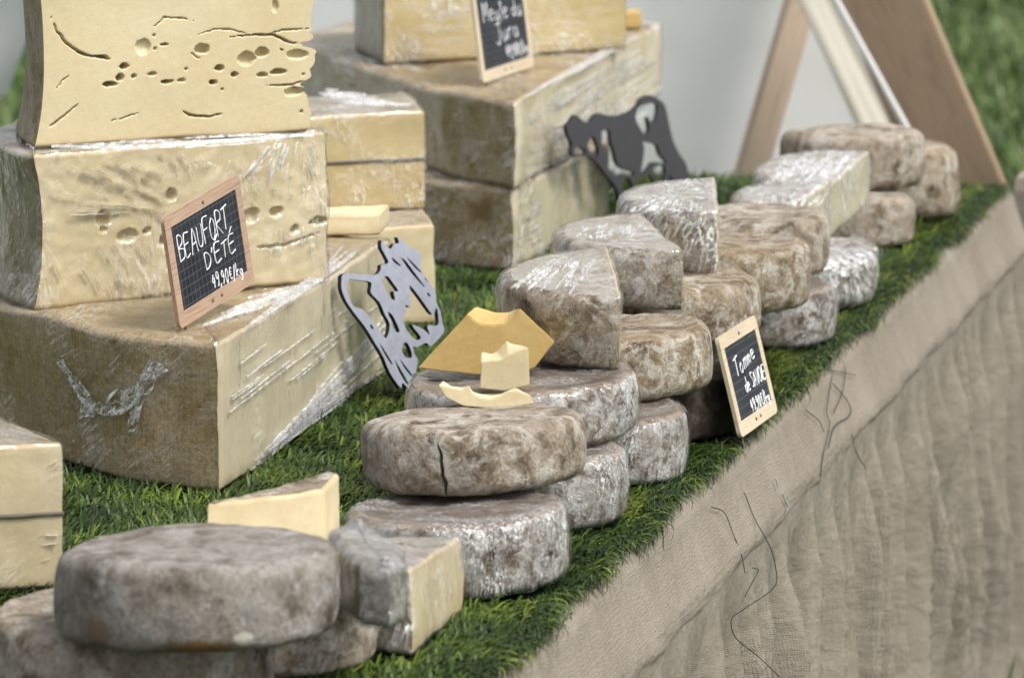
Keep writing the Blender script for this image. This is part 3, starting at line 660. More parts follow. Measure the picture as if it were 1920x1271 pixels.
cracks = [cr([(101, 32), (110, 58), (130, 84), (152, 99), (175, 108), (195, 106)], 3.4, .02), cr([(176, 106), (200, 108), (208, 111)], 4.5, .02), cr([(285, 51), (300, 42), (306, 34), (335, 35), (363, 40)], 2.0, .01),
          cr([(365, 68), (400, 56), (432, 56), (470, 66)], 1.8, .008), cr([(430, 70), (470, 66), (515, 66), (545, 80), (575, 80)], 3.2, .016), cr([(86, 242), (120, 218), (150, 192)], 2.6, .012), cr([(205, 228), (235, 220), (258, 211)], 1.8, .008),
          cr([(338, 210), (352, 219), (380, 221), (412, 216)], 3.0, .014), cr([(108, 170), (118, 152), (138, 140)], 1.5, .006), cr([(355, 98), (362, 105), (375, 112)], 1.6, .006), cr([(495, 66), (530, 56), (595, 52)], 2.0, .008), cr([(500, 160), (545, 160), (590, 150)], 2.6, .012)]
px1 = k1
def notch1(z):
    y = 246 - z / HA1 * 308                              # photo row on the tip
    n_ = 5 * math.sin(y * .05) + 3 * noise.noise(Vector((y * .12, 0, 3)))
    for (yc, h_, dp) in ((82, 7, 26), (158, 9, 20), (60, 3, 6), (130, 5, 6)): n_ += dp * math.exp(-((y - yc) / h_) ** 2)
    if y > 165: n_ += 12
    return n_ * px1
locA1 = (Q1.x + .2, Q1.y + .2, ZA1)
cheese('beaufort_wedge', 'open unwrapped beaufort wedge with cracks and holes in its pale face, topmost of its stack', 'cheese', locA1, sector(Q1, Q2, R_(60), 300), HA1, 'rind_tan', 'paste', None, group='big alpine cheese pieces',
       rows=170, k=3, amp=.0010, freq=12, seed=6.0, lump=.002, caps=(.95, .7, .35),
       shift=face_shift(300, Q1, Q2, locA1, face_holes(holes, cracks, W1, HA1), W1, HA1, heel=lambda t: .014 * (2 * t - 1) ** 2 - .008 if t < .5 else .006 * (2 * t - 1) ** 2 - .008, notch=notch1))

# --- morbier-like pieces: two pastes with an ash line between
def box_cheese(name, label, pts, z0, H, rind, paste, wrap, ash=None, seed=1.0, wrap_kw={}, foot=False, tags=None, amp=.0014, rot=(0, 0, 0), group='big alpine cheese pieces', rims=.004):
    """pts: ccw plan corners; tags per edge"""
    n = len(pts); tags = tags or ['cut'] * n
    segs = []
    for i in range(n):
        a, b = pts[i], pts[(i + 1) % n]; L = math.hypot(b[0] - a[0], b[1] - a[1]); segs.append((line(a, b, max(6, int(L / .006))), tags[i] + ('' if tags[i] == 'rind' else str(i)), rims))
    cx = sum(q[0] for q in pts) / n; cy = sum(q[1] for q in pts) / n
    r = cheese(name, label, 'cheese', (cx, cy, z0), poly(segs), H, rind, paste, wrap, rot, group, foot=foot, rows=16, k=3, amp=amp, freq=18, lump=.003, seed=seed, wrap_kw=wrap_kw)
    if ash:
        # thin ash layer, standing just proud of the cut faces
        ol = [(o[0] - cx, o[1] - cy, 'ash', .001) for o in poly(segs)]; P = [Vector((o[0], o[1])) for o in ol]
        ol = [(q.x * (1 + .0022 / max(q.length, .01)), q.y * (1 + .0022 / max(q.length, .01)), 'ash', .0008) for q in P]
        v, f, t = solid(ol, .0042, rows=2, k=1, amp=0.0, lump=0.0, caps=(.5,))
        off = Vector((seed * 3.7 + 11.3, seed * 1.9, seed * 2.3))
        v = [Vector((p_.x, p_.y, p_.z + ash * H)) for p_ in v]
        v = [p_ + noise.noise_vector((p_ + off) * 18) * amp + noise.noise_vector((p_ + off) * 9.0 + Vector((5, 1, 3))) * .003 for p_ in v]
        link('ash_line', mesh_from(v, f), M['ash'], r)
    return r
K = at_z(815, 606, L1); zt6 = z_over(K, 420); K0 = at_z(640, 618, L1)
box_cheese('morbier_piece', 'tan topped cheese block behind the white cow cut-out, under the ash lined block', [(K0.x, K0.y), (K.x, K.y), (K.x - .03, K.y + .24), (K0.x - .02, K0.y + .24)], L1, zt6 - L1, 'rind_tan', 'paste', None, seed=3.1, foot=True)
z4 = zt6 + .003; K = at_z(796, 390, z4); K0 = at_z(560, 404, z4); zt4 = z_over(K, 208)
KA4 = K.copy()
a4 = box_cheese('morbier_piece', 'wrapped yellow block with a dark ash line, stacked on the tan topped block', [(K0.x, K0.y), (K.x, K.y), (K.x - .03, K.y + .22), (K0.x - .02, K0.y + .22)], z4, zt4 - z4, 'rind_tan', 'paste_straw', 'wrap_top', ash=.50, seed=3.7,
           wrap_kw=dict(wr=.003))
K = at_z(117, 1100, L1); zt7 = z_over(K, 830); K0 = at_z(-170, 1118, L1); B = at_z(0, 782, zt7)
B2 = (K.x + (B.x - K.x) * 1.9, K.y + (B.y - K.y) * 1.9)
KA7 = K.copy()
a7 = box_cheese('morbier_piece', 'wrapped pale block with a thin ash line at the corner beside the grey tomme stack', [(K0.x, K0.y), (K.x, K.y), B2, (K0.x, K0.y + .2)], L1, zt7 - L1, 'rind_tan', 'paste', 'wrap_a', ash=.49, seed=4.4, foot=True, wrap_kw=dict(wr=.003))
z5 = ZA3 + .004; K = at_z(716, 438, z5); K0 = at_z(545, 446, z5); zt5 = z_over(K, 398)
box_cheese('cheese_slab', 'small bare cream slab lying behind the wrapped holey wedge', [(K0.x, K0.y), (K.x, K.y), (K.x + .005, K.y + .075), (K0.x, K0.y + .075)], z5, zt5 - z5, 'paste_cream', 'paste_cream', None, seed=5.2, group='small cheese pieces', rims=.003)
# --- rear stack
C = at_z(960, 508, L1); E = at_z(1140, 402, L1); zb3 = z_over(C, 358)
arcp = spline([(E.x, E.y), (E.x - .2, E.y + .15), (-.28, 6.9), (-.34, 6.55)] + [tuple(at_z(x, y, zb3).xy) for x, y in ((690, 322), (820, 345))] + [(C.x, C.y)], 12)
CB = C.copy()
b3 = cheese('comte_wedge', 'wrapped tawny rind wedge standing on the turf at the foot of the rear stack', 'cheese', (.0, 6.4, L1), poly([(line(C, E, 40), 'cut', .004), (arcp, 'rind', .006)]), zb3 - L1, 'rind_ochre', 'paste_grey', 'wrap_c', foot=True,
       group='big alpine cheese pieces', rows=12, amp=.002, freq=14, seed=8.0, lump=.005, wrap_kw=dict(wr=.007, rot=.8))
z2 = zb3 + .003; C = at_z(966, 357, z2); zb2 = z_over(C, 196); E = at_z(1238, 44, zb2)
arcp = spline([(E.x, E.y), (E.x - .15, E.y + .05), (-.12, 7.4), (-.33, 7.0)] + [tuple(at_z(x, y, zb2).xy) for x, y in ((612, 98), (680, 128), (820, 168))] + [(C.x, C.y)], 12)
EB = E.copy()
b2 = cheese('comte_wedge', 'long wrapped wedge with tawny rind carrying the sign of the rear stack', 'cheese', (.0, 6.5, z2), poly([(line(C, E, 50), 'cut', .004), (arcp, 'rind', .008)]), zb2 - z2, 'rind_ochre', 'paste_grey', 'wrap_c',
       group='big alpine cheese pieces', rows=12, amp=.002, freq=14, seed=9.0, lump=.005, wrap_kw=dict(wr=.007, rot=.8))
z1 = zb2 + .004; Q1 = at_z(722, 121, z1); Q2 = at_z(1172, 92, z1); hb1 = z_over(Q1, -70) - z1
B = at_z(668, 92, z1)
ol = poly([(line(Q1, Q2, 60), 'cut', .005), (line(Q2, (Q2.x - .05, Q2.y + .25), 12), 'cut_side', .004), (line((Q2.x - .05, Q2.y + .25), (B.x, B.y + .2), 16), 'rind', .005), (spline([(B.x, B.y + .2), (B.x, B.y), (Q1.x, Q1.y)], 10), 'rind', .006)])
QB1 = Q1.copy()
b1 = cheese('comte_wedge', 'yellow wrapped wedge with white papered end, topmost of the rear stack', 'cheese', (Q1.x + .15, Q1.y + .1, z1), ol, hb1, 'rind_tan', 'paste_straw', 'wrap_top', group='big alpine cheese pieces', rows=14, amp=.0015, seed=10.0, lump=.002, wrap_kw=dict(wr=.003))
K = at_z(1204, 56, zb2 + .002); zt = z_over(K, 26); K0 = at_z(1150, 58, zb2 + .002)
box_cheese('cheese_slab', 'little yellow slab on the long wrapped wedge of the rear stack', [(K0.x, K0.y), (K.x, K.y), (K.x, K.y + .05), (K0.x, K0.y + .05)], zb2 + .002, zt - zb2, 'paste_yellow', 'paste_yellow', None, seed=6.2, group='small cheese pieces')

# ------------------------------------------------------------------ pulled folds in the cling film: narrow raised pleats
def fold_mat():
    m, nt, b = mat('film fold'); out = nt.nodes['Material Output']; b.inputs['Base Color'].default_value = (.92, .93, .94, 1); b.inputs['Roughness'].default_value = .12; b.inputs['Specular IOR Level'].default_value = .9  # white base carries part of the folds' specular streaks as colour
    t = N(nt, 'ShaderNodeBsdfTransparent'); mx = N(nt, 'ShaderNodeMixShader'); nt.links.new(ramp(nt, noi(nt, coords(nt), 90, 3, .6), [(.35, .04), (.70, .58)]), mx.inputs[0])
    nt.links.new(t.outputs[0], mx.inputs[1]); nt.links.new(b.outputs[0], mx.inputs[2]); nt.links.new(mx.outputs[0], out.inputs['Surface']); return m
M['film_fold'] = fold_mat()
def hit(px, py, o, n): d = ray(px, py); return CAM + d * ((o - CAM).dot(n) / d.dot(n))
def film_folds(root, o, n, bundles, off=.005, seed=1):
    """bundles: (start a, start b, end a, end b, count, width mm): folds fanned between two lines on the plane through o with normal n"""
    rng = random.Random(seed); v, f = [], []; n = n.normalized(); inv = root.matrix_basis.inverted()
    for a, b, c, d, cnt, wm in bundles:
        for _ in range(int(cnt * 1.3)):
            k = rng.random(); k2 = k + rng.uniform(-.06, .06); lo = rng.random() ** 1.5 * .65; hi = min(1, lo + rng.uniform(.12, .55))
            P0 = Vector((a[0] + (b[0] - a[0]) * k, a[1] + (b[1] - a[1]) * k)); P1 = Vector((c[0] + (d[0] - c[0]) * k2, c[1] + (d[1] - c[1]) * k2))
            bow = rng.uniform(-.03, .03) * (P1 - P0).length; perp = Vector((-(P1 - P0).y, (P1 - P0).x)).normalized(); w_ = wm * rng.uniform(.25, 1.05) * .001; m_ = 9; s0 = len(v)
            pts = []
            for i in range(m_):
                t = lo + (hi - lo) * i / (m_ - 1); q = P0.lerp(P1, t) + perp * (bow * math.sin(math.pi * t) + rng.uniform(-.5, .5)); pts.append(hit(q.x, q.y, o, n) + n * off)
            for i in range(m_):
                tg = (pts[min(i + 1, m_ - 1)] - pts[max(i - 1, 0)]).normalized(); sd_ = n.cross(tg).normalized(); ww = w_ * (math.sin(math.pi * (i + .35) / (m_ - .3)) ** .7) * rng.uniform(.7, 1.2)
                v += [inv @ (pts[i] - sd_ * ww - n * .003), inv @ (pts[i] + n * ww * .8), inv @ (pts[i] + sd_ * ww - n * .003)]
            for i in range(m_ - 1):
                for k_ in range(2): f.append((s0 + i * 3 + k_, s0 + i * 3 + 3 + k_, s0 + i * 3 + 4 + k_, s0 + i * 3 + 1 + k_))
    wrap = [c_ for c_ in root.children if c_.name.startswith('plastic_wrap')][0]
    ob = link('film_folds', mesh_from(v, f), M['film_fold'], wrap); ob['kind'] = 'stuff'
ZUP = Vector((0, 0, 1))
def vplane(p, q): d = (q - p); return Vector((d.y, -d.x, 0)).normalized()
nA3 = vplane(CA3, EA3)
film_folds(a3, CA3, nA3, [((425, 912), (520, 840), (735, 640), (738, 560), 34, 1.0), ((430, 900), (600, 760), (700, 700), (735, 680), 20, 1.6), ((420, 700), (430, 860), (690, 520), (720, 600), 9, .3)], seed=2)
film_folds(a3, Vector((CA3.x, CA3.y, ZA3)), ZUP, [((430, 640), (560, 560), (720, 445), (640, 470), 26, 1.1), ((370, 625), (470, 560), (600, 540), (620, 520), 16, .9)], off=.006, seed=3)
nA2 = vplane(QA2, QB2)
film_folds(a2, QA2, nA2, [((500, 268), (585, 264), (440, 350), (610, 345), 40, 1.0), ((80, 300), (250, 300), (300, 410), (330, 350), 18, .6), ((90, 320), (100, 420), (330, 420), (330, 380), 10, .5), ((250, 290), (450, 280), (330, 340), (420, 330), 14, .8),
                          ((120, 560), (330, 540), (80, 470), (250, 450), 12, .7), ((460, 500), (600, 470), (460, 440), (600, 420), 14, .7), ((480, 380), (600, 360), (450, 350), (610, 335), 10, 1.2)], off=.005, seed=4)
film_folds(a2, Vector((QA2.x, QA2.y, ZA2)), ZUP, [((40, 275), (90, 282), (590, 262), (600, 255), 18, .8), ((5, 215), (60, 285), (0, 260), (80, 295), 14, 1.0)], off=.005, seed=5)
nB = vplane(CB, EB)
film_folds(b2, CB, nB, [((975, 220), (985, 350), (1230, 60), (1235, 180), 46, 1.4), ((1000, 350), (1120, 270), (1200, 120), (1230, 200), 26, 2.0), ((980, 230), (980, 340), (1100, 230), (1100, 300), 18, 1.2)], off=.007, seed=6)
film_folds(b3, CB, nB, [((975, 380), (990, 500), (1150, 300), (1160, 390), 40, 1.6), ((980, 370), (1000, 420), (1130, 290), (1150, 330), 20, 2.6)], off=.007, seed=7)
film_folds(b2, Vector((CB.x, CB.y, zb2)), ZUP, [((980, 190), (1100, 130), (1220, 60), (1150, 80), 22, 1.6), ((620, 95), (680, 120), (640, 85), (720, 128), 18, 1.8)], off=.006, seed=8)
film_folds(a4, KA4, Vector((0, -1, 0)), [((640, 220), (690, 215), (640, 330), (660, 300), 12, .8), ((720, 390), (795, 350), (740, 330), (790, 320), 14, .8)], seed=9)
film_folds(a4, Vector((KA4.x, KA4.y, zt4)), ZUP, [((590, 178), (640, 200), (795, 200), (760, 206), 22, 1.6), ((600, 175), (660, 205), (640, 170), (720, 200), 18, 1.4)], off=.005, seed=10)
film_folds(a7, KA7, Vector((0, -1, 0)), [((0, 900), (0, 960), (112, 850), (112, 900), 18, .8), ((0, 1010), (0, 1080), (112, 1000), (112, 1040), 14, .8)], seed=11)
film_folds(b1, QB1, Vector((0, -1, 0)), [((760, 30), (760, 100), (1160, 10), (1160, 80), 30, 1.1)], seed=12)

# ------------------------------------------------------------------ tommes of the front row, nearest stack first
wheel(-21, 517, 1352, L1, .066, 'pale streaked tomme wheel under the blue grey tomme, lowest of its stack', 'rind_grey', seed=1.1)
wheel(None, 711, 1278, L1, .066, 'brownish grey tomme wheel beside the pale streaked one, under the blue grey tomme', 'rind_grey', rad=.102, seed=2.2)
wheel(102, 640, 1246, L2, .071, 'blue grey tomme wheel with an orange scar at its foot, topping its stack', 'rind_blue', tilt=(R_(-3), R_(-1.2), 0), rim=.011, seed=3.3)
h6 = half((-.066, 3.858), .107, R_(79), L1, .070, 'half tomme in film with its cream cut face showing, beside the blue grey tomme stack', 'rind_grey', 'paste_cream', 'wrap_top', (R_(-3), 0, 0), seed=4.1)
a = at_z(640, 1182, L2); b = at_z(755, 1180, L2)
pc = [(-.137, 3.63), (-.124, 3.585), (-.100, 3.575), (-.088, 3.60), (-.089, 3.66), (-.130, 3.77), (-.155, 3.72)]
box_cheese('cheese_quarter', 'wrapped grey rinded quarter tomme resting on the half in film', pc, L2 + .001, .052, 'rind_slate', 'rind_slate', 'wrap_top', seed=7.3, group='cut tomme halves', rims=.008)
q = [at_z(x, y, L2) for x, y in ((392, 1022), (614, 1012), (648, 1000))]
K = at_z(612, 1040, L2 + .0)
zt = z_over(K, 918)
box_cheese('cheese_quarter', 'bare quarter tomme with creamy cut face rising behind the blue grey tomme', [tuple(at_z(392, 946, zt).xy), (K.x, K.y), tuple(at_z(634, 886, zt).xy), tuple(at_z(612, 880, zt).xy)], L2, zt - L2, 'rind_brown', 'paste_cream', None, seed=8.1, group='cut tomme halves', rims=.004)
# second stack
wheel(650, 1077, 1127, L1, .066, 'grey topped tomme wheel in film directly under the cracked wheel', 'rind_white', wrap='wrap_side', tilt=(0, R_(-3.0), 0), seed=5.5, rim=.008, top='top_grey')
wheel(None, 1180, 1003, L1, .066, 'white spotted tomme wheel in film on the turf, beside the one under the cracked wheel', 'rind_white', rad=.10, wrap='wrap_side', seed=6.1, rim=.008, top='top_grey')
CRA = R_(252.5)                                       # plan angle of the crack in the bare wheel
def crack_shift(v, i, t):
    if i < 0: return v
    a = math.atan2(v.y, v.x) % (2 * math.pi); r = math.hypot(v.x, v.y)
    c = CRA + (.85 - t) * .055 + .018 * noise.noise(Vector((t * 7, 0, 4))) ; d = abs(a - c) * r; w_ = .0021 * max(0, math.sin(math.pi * min(1, max(0, (t - .02) / .80)))) ** .6
    if w_ > 0 and d < w_: k = .011 * (1 - d / w_) ** .5; v = Vector((v.x * (1 - k / r), v.y * (1 - k / r), v.z))
    return v
crk = wheel(681, 1101, 941, L2, .062, 'bare brown grey tomme wheel with a vertical crack down its side', 'rind_grey', tilt=(R_(-2.2), R_(-2.6), 0), rim=.011, seed=7.2, ring=[CRA + q_ * .0055 for q_ in range(-16, 22)], shift=crack_shift, rows=30)
wheel(None, 1292, 916, L1, .066, 'tomme wheel in shiny film on the turf under the brown mottled wheel', 'rind_white', rad=.10, wrap='wrap_side', seed=8.4, rim=.008, top='top_grey')
wheel(764, 1198, 846, L2, .056, 'wide wrapped tomme wheel carrying three loose cheese pieces', 'rind_white', wrap='wrap_side', tilt=(0, R_(-2), 0), seed=9.6, rim=.008, top='top_grey')
wheel(None, 1385, 835, L1, .066, 'shade darkened tomme wheel on the turf behind the tomme price sign', 'rind_painted_shade', rad=.10, seed=10.2)
wheel(None, 1341, 757, L2, .066, 'brown mottled tomme wheel with ochre top beside the tomme price sign', 'rind_brown', rad=.107, tilt=(0, R_(-1.5), 0), seed=11.4, rim=.012, top='top_ochre')
h16 = half((.106, 4.60), .116, R_(91.5), L3, .076, 'half tomme in crinkled film standing on the wheel with the loose pieces', 'rind_brown', 'paste_cream', 'wrap_a', (R_(3.5), 0, 0), seed=12.1)
h19 = half((.165, 4.965), .118, R_(99), L3 + .002, .066, 'wrapped half tomme with a square corner resting on the brown mottled wheel', 'rind_grey', 'paste_cream', 'wrap_b', (R_(2), 0, 0), seed=13.1)
wheel(None, 1431, 655, L2, .066, 'brown tomme wheel with a round knob on its side, above the tomme price sign', 'rind_brown', rad=.10, seed=14.4, tilt=(0, R_(-1.5), 0), rim=.014)
h21 = half((.235, 5.19), .110, R_(88), L3 + .002, .078, 'tall wrapped half tomme with gleaming film top on the wheel with the knob', 'rind_grey', 'paste_cream', 'wrap_gleam', (R_(2.5), 0, 0), seed=15.1)
half((.262, 5.31), .075, R_(85), L1, .060, 'low wrapped half tomme on the turf just past the tomme price sign', 'rind_white', 'rind_white', 'wrap_c', seed=16.1, top='rind_white')
wheel(None, 1571, 656, L1, .066, 'brown and white tomme wheel in film with a rusty rim, on the turf', 'rind_white', rad=.094, wrap='wrap_side', seed=17.3, rim=.008, top='top_grey')
wheel(None, 1521, 598, L2, .078, 'ochre spotted tomme wheel between two paler wheels', 'rind_brown', rad=.102, seed=18.3, rim=.012, top='top_ochre')
wheel(None, 1642, 586, L1, .068, 'frosty white tomme wheel in film on the turf edge', 'rind_white', rad=.098, wrap='wrap_gleam', seed=19.7, rim=.018)
wheel(None, 1560, 531, L2, .074, 'pale grey tomme wheel behind the ochre spotted one', 'rind_grey', rad=.102, seed=20.9, rim=.012)
K = at_z(1645, 545, L1); K0 = at_z(1520, 545, L1)
box_cheese('cheese_quarter', 'small grey cut tomme piece with a flat front behind the frosty white wheel', [(K0.x, K0.y), (K.x, K.y), (K.x - .01, K.y + .09), (K0.x, K0.y + .09)], L1, .058, 'rind_grey', 'rind_grey', 'wrap_top', seed=9.9, foot=True, group='cut tomme halves', rims=.006)
h28 = half((.378, 5.775), .094, R_(68), L2, .068, 'lower of two half tommes with gleaming white film tops', 'rind_grey', 'paste_grey', 'wrap_gleam', (R_(3), 0, 0), seed=21.1)
h29 = half((.448, 6.00), .122, R_(72), L2, .072, 'upper of two half tommes with gleaming white film tops', 'rind_grey', 'paste_grey', 'wrap_gleam', (R_(6), 0, 0), seed=22.2)
wheel(None, 1716, 470, L1, .066, 'grey brown tomme wheel at the bottom of the farthest stack', 'rind_grey', rad=.10, seed=23.1)
wheel(1464, 1741, 363, L2, .078, 'large brown grey tomme wheel on top of the farthest stack', 'rind_grey', rim=.016, seed=24.6, tilt=(0, R_(-1), 0))
wheel(None, 1800, 417, L1, .104, 'tall lumpy tomme wheel at the end of the row by the posts', 'rind_brown', rad=.090, rim=.022, seed=25.2)

def top_folds(h, H, bundles, seed):
    n = (h.matrix_basis.to_3x3() @ ZUP).normalized(); film_folds(h, h.matrix_basis @ Vector((0, 0, H)), n, bundles, off=.004, seed=seed)
top_folds(h16, .076, [((955, 545), (1080, 560), (1040, 485), (1130, 480), 26, .7), ((1060, 500), (1075, 550), (1090, 490), (1085, 550), 14, .8)], 21)
top_folds(h19, .066, [((1065, 450), (1180, 452), (1100, 425), (1210, 420), 26, .9)], 22)
top_folds(h21, .078, [((1165, 400), (1330, 405), (1230, 372), (1335, 362), 30, 1.1)], 23)
top_folds(h28, .068, [((1400, 392), (1540, 392), (1420, 368), (1555, 360), 34, 2.2)], 24)
top_folds(h29, .072, [((1430, 345), (1550, 345), (1480, 292), (1605, 285), 44, 2.6)], 25)
# ------------------------------------------------------------------ three loose pieces on the wide wheel
def facets(name, label, front, back_dy, depth_y, m, rind_edges=None, lift=(0, 0), bevel=.0011, sub=3, amp=.0006, back_off=(0, 0), seed=0.0, rindm='rind_tan', rind_w=.003):
    """a piece cut with the knife: front outline given by photo pixels on an upright plane at depth_y, real thickness back_dy"""
    F = [at_y(x, y, depth_y) for x, y in front]; n = len(F); cen = sum(F, Vector()) / n; base = Vector((cen.x, cen.y + back_dy / 2, min(p_.z for p_ in F)))
    bm = bmesh.new(); a = [bm.verts.new(p_ - base) for p_ in F]; b = []
    for i, p_ in enumerate(F):
        o = back_off[i] if isinstance(back_off, list) else back_off
        b.append(bm.verts.new(p_ - base + Vector((o[0], back_dy, o[1]))))
    bm.faces.new(a); bm.faces.new(b[::-1]); sides = []
    for i in range(n): sides.append(bm.faces.new((a[i], b[i], b[(i + 1) % n], a[(i + 1) % n])))
    bmesh.ops.recalc_face_normals(bm, faces=bm.faces)
    mark = {f_ for i, f_ in enumerate(sides) if rind_edges and i in rind_edges}
    bmesh.ops.bevel(bm, geom=list(bm.edges), offset=bevel, segments=2, affect='EDGES')
    bmesh.ops.triangulate(bm, faces=[f_ for f_ in bm.faces if len(f_.verts) > 4])
    bmesh.ops.subdivide_edges(bm, edges=list(bm.edges), cuts=sub, use_grid_fill=True)
    for v in bm.verts: v.co += noise.noise_vector((v.co + Vector((seed, 0, 0))) * 45) * amp
    bm.normal_update()
    for f_ in bm.faces: f_.material_index = 1 if rind_edges and f_.normal.z < -.35 else 0
    left = {f_ for f_ in bm.faces if f_.material_index}; comps = []
    while left:
        st = [left.pop()]; cp = set(st)
        while st:
            for e_ in st.pop().edges:
                for g_ in e_.link_faces:
                    if g_ in left: left.discard(g_); cp.add(g_); st.append(g_)
        comps.append(cp)
    for cp in sorted(comps, key=len)[:-1]:
        for f_ in cp: f_.material_index = 0
    me = bpy.data.meshes.new(name); bm.to_mesh(me); bm.free()
    allf = [tuple(p_.vertices) for p_ in me.polygons]; vv = [v.co.copy() for v in me.vertices]; mi = [p_.material_index for p_ in me.polygons]
    root = empty(name, base)
    link('paste', sub_mesh(vv, allf, [k == 0 for k in mi], 'paste'), M[m], root, smooth=False)
    if any(mi): link('rind', sub_mesh(vv, allf, [k == 1 for k in mi], 'rind'), M[rindm], root)
    return tag(root, label, 'cheese', 'loose cheese pieces on the wide wheel')
yb = at_z(900, 702, L2 + .058).y
fr = [(783, 690), (840, 697), (900, 703), (960, 705), (1002, 690), (1041, 640), (1010, 611), (975, 578), (963, 594), (949, 605), (925, 610), (901, 608), (888, 600), (877, 588), (830, 639)]
bo = [(.006, -.006)] + [(0, .002)] * 3 + [(-.004, 0), (-.010, -.012), (-.008, -.010), (-.005, -.0065), (-.003, .0), (.0, .005), (.001, .008), (.003, .0105), (.006, .007), (.0085, .002), (.008, -.004)]
facets('cheese_piece', 'big golden yellow cheese piece with a scooped top, largest of three loose pieces', fr, .036, yb, 'paste_yellow', {0, 1, 2, 3, 4}, back_off=bo, seed=1)
fr = [(900, 728), (945, 733), (993, 722), (991, 651), (972, 658), (953, 667), (941, 675), (922, 676), (901, 679)]
bo = [(0, .002)] * 3 + [(-.006, -.004), (-.008, .002), (-.001, .010), (-.005, .003), (0, .001), (.001, .005)]
facets('cheese_piece', 'small cream cheese cube with a broken top, in the middle of three loose pieces', fr, .034, at_z(945, 731, L2 + .058).y, 'paste_cream', {0, 1}, back_off=bo, seed=2, bevel=.0008)
fr = [(821, 722), (836, 745), (870, 761), (915, 765), (962, 762), (1002, 757), (996, 742), (972, 733), (952, 735), (940, 743), (921, 748), (900, 745), (886, 737), (879, 724), (866, 731), (846, 727)]
bo = [(.004, 0)] + [(0, .002)] * 4 + [(-.006, 0), (-.005, -.002), (-.003, -.001), (0, -.003), (0, -.002), (0, -.001), (0, -.001), (0, -.003), (0, -.004), (0, -.002), (0, -.003)]
facets('cheese_piece', 'thin cream rind slice curved like a smile, frontmost of three loose pieces', fr, .026, at_z(915, 764, L2 + .060).y, 'paste_cream', {0, 1, 2, 3, 4}, back_off=bo, seed=3, bevel=.0008, rindm='rind_grey')
# ------------------------------------------------------------------ chalkboard signs
GL = {'A': [[(0, 0), (.3, 1), (.6, 0)], [(.12, .38), (.5, .42)]], 'B': [[(.05, 0), (.0, 1), (.4, .92), (.42, .66), (.05, .52), (.5, .4), (.5, .08), (.02, 0)]], 'D': [[(.05, 0), (0, .95), (.4, .8), (.55, .45), (.35, .08), (.02, 0)]],
      'E': [[(.5, .98), (0, .95), (.02, 0), (.52, .04)], [(0, .52), (.4, .55)]], 'F': [[(.55, 1), (0, .95), (.04, 0)], [(0, .52), (.4, .55)]], 'I': [[(.1, 0), (.1, .95)]], 'J': [[(.1, .95), (.6, 1)], [(.42, .98), (.4, .1), (.2, -.12), (0, .08)]],
      'M': [[(0, 0), (.08, 1), (.32, .3), (.55, 1), (.65, 0)]], 'O': [[(.3, 1), (.04, .7), (.06, .2), (.32, 0), (.56, .3), (.54, .78), (.3, 1)]], 'R': [[(.04, 0), (0, .98), (.45, .9), (.45, .6), (.05, .5), (.55, 0)]],
      'S': [[(.5, .92), (.2, 1), (.05, .78), (.42, .4), (.42, .1), (.2, 0), (0, .1)]], 'T': [[(0, .92), (.65, 1)], [(.32, .96), (.28, 0)]], 'U': [[(0, .98), (.05, .2), (.3, 0), (.52, .2), (.55, 1)]], 'V': [[(0, 1), (.25, 0), (.55, 1)]],
      'a': [[(.4, .5), (.1, .5), (.04, .15), (.25, 0), (.42, .2), (.42, .5), (.46, 0)]], 'd': [[(.4, .42), (.1, .48), (.03, .15), (.22, 0), (.4, .2), (.44, 1)], [(.42, .5), (.46, 0)]], 'e': [[(.05, .28), (.4, .34), (.35, .52), (.1, .5), (.03, .18), (.2, 0), (.45, .1)]],
      'g': [[(.4, .5), (.1, .5), (.05, .2), (.25, .08), (.4, .28), (.42, .5), (.4, -.2), (.2, -.35), (.05, -.22)]], 'k': [[(.05, 0), (.1, 1)], [(.42, .5), (.08, .25), (.45, 0)]], 'l': [[(.1, .05), (.14, 1), (.05, .9)], [(.1, .05), (.25, 0)]],
      'm': [[(.0, 0), (.03, .5), (.03, .38), (.18, .52), (.24, .4), (.22, 0)], [(.24, .38), (.38, .52), (.46, .4), (.46, 0)]], 'o': [[(.25, .55), (.05, .35), (.1, .05), (.3, 0), (.42, .25), (.25, .55)]], 'r': [[(.02, 0), (.05, .5)], [(.05, .32), (.2, .5), (.34, .46)]],
      'u': [[(.02, .52), (.04, .12), (.2, 0), (.38, .2), (.4, .52)], [(.4, .3), (.46, 0)]], '4': [[(.25, 1), (.02, .42), (.45, .46)], [(.36, .75), (.3, 0)]], '9': [[(.4, .7), (.2, .5), (.04, .72), (.2, 1), (.4, .8), (.38, .3), (.25, -.02)]], ',': [[(.1, .1), (.0, -.25)]],
      '0': [[(.22, 1), (.04, .6), (.1, .08), (.26, 0), (.4, .4), (.36, .85), (.22, 1)]], '€': [[(.5, .85), (.25, .95), (.08, .5), (.25, .05), (.5, .12)], [(0, .6), (.38, .62)], [(0, .4), (.34, .42)]], '/': [[(0, -.2), (.36, 1.1)]], "'": [[(.1, 1.0), (.02, .75)]], ' ': []}
GL['É'] = GL['E'] + [[(.15, 1.12), (.42, 1.4)]]
WD = {'m': .54, 'M': .72, 'I': .2, 'l': .3, ',': .16, "'": .2, '/': .4, ' ': .3, 'r': .38, 'O': .62, 'A': .64, 'T': .66}
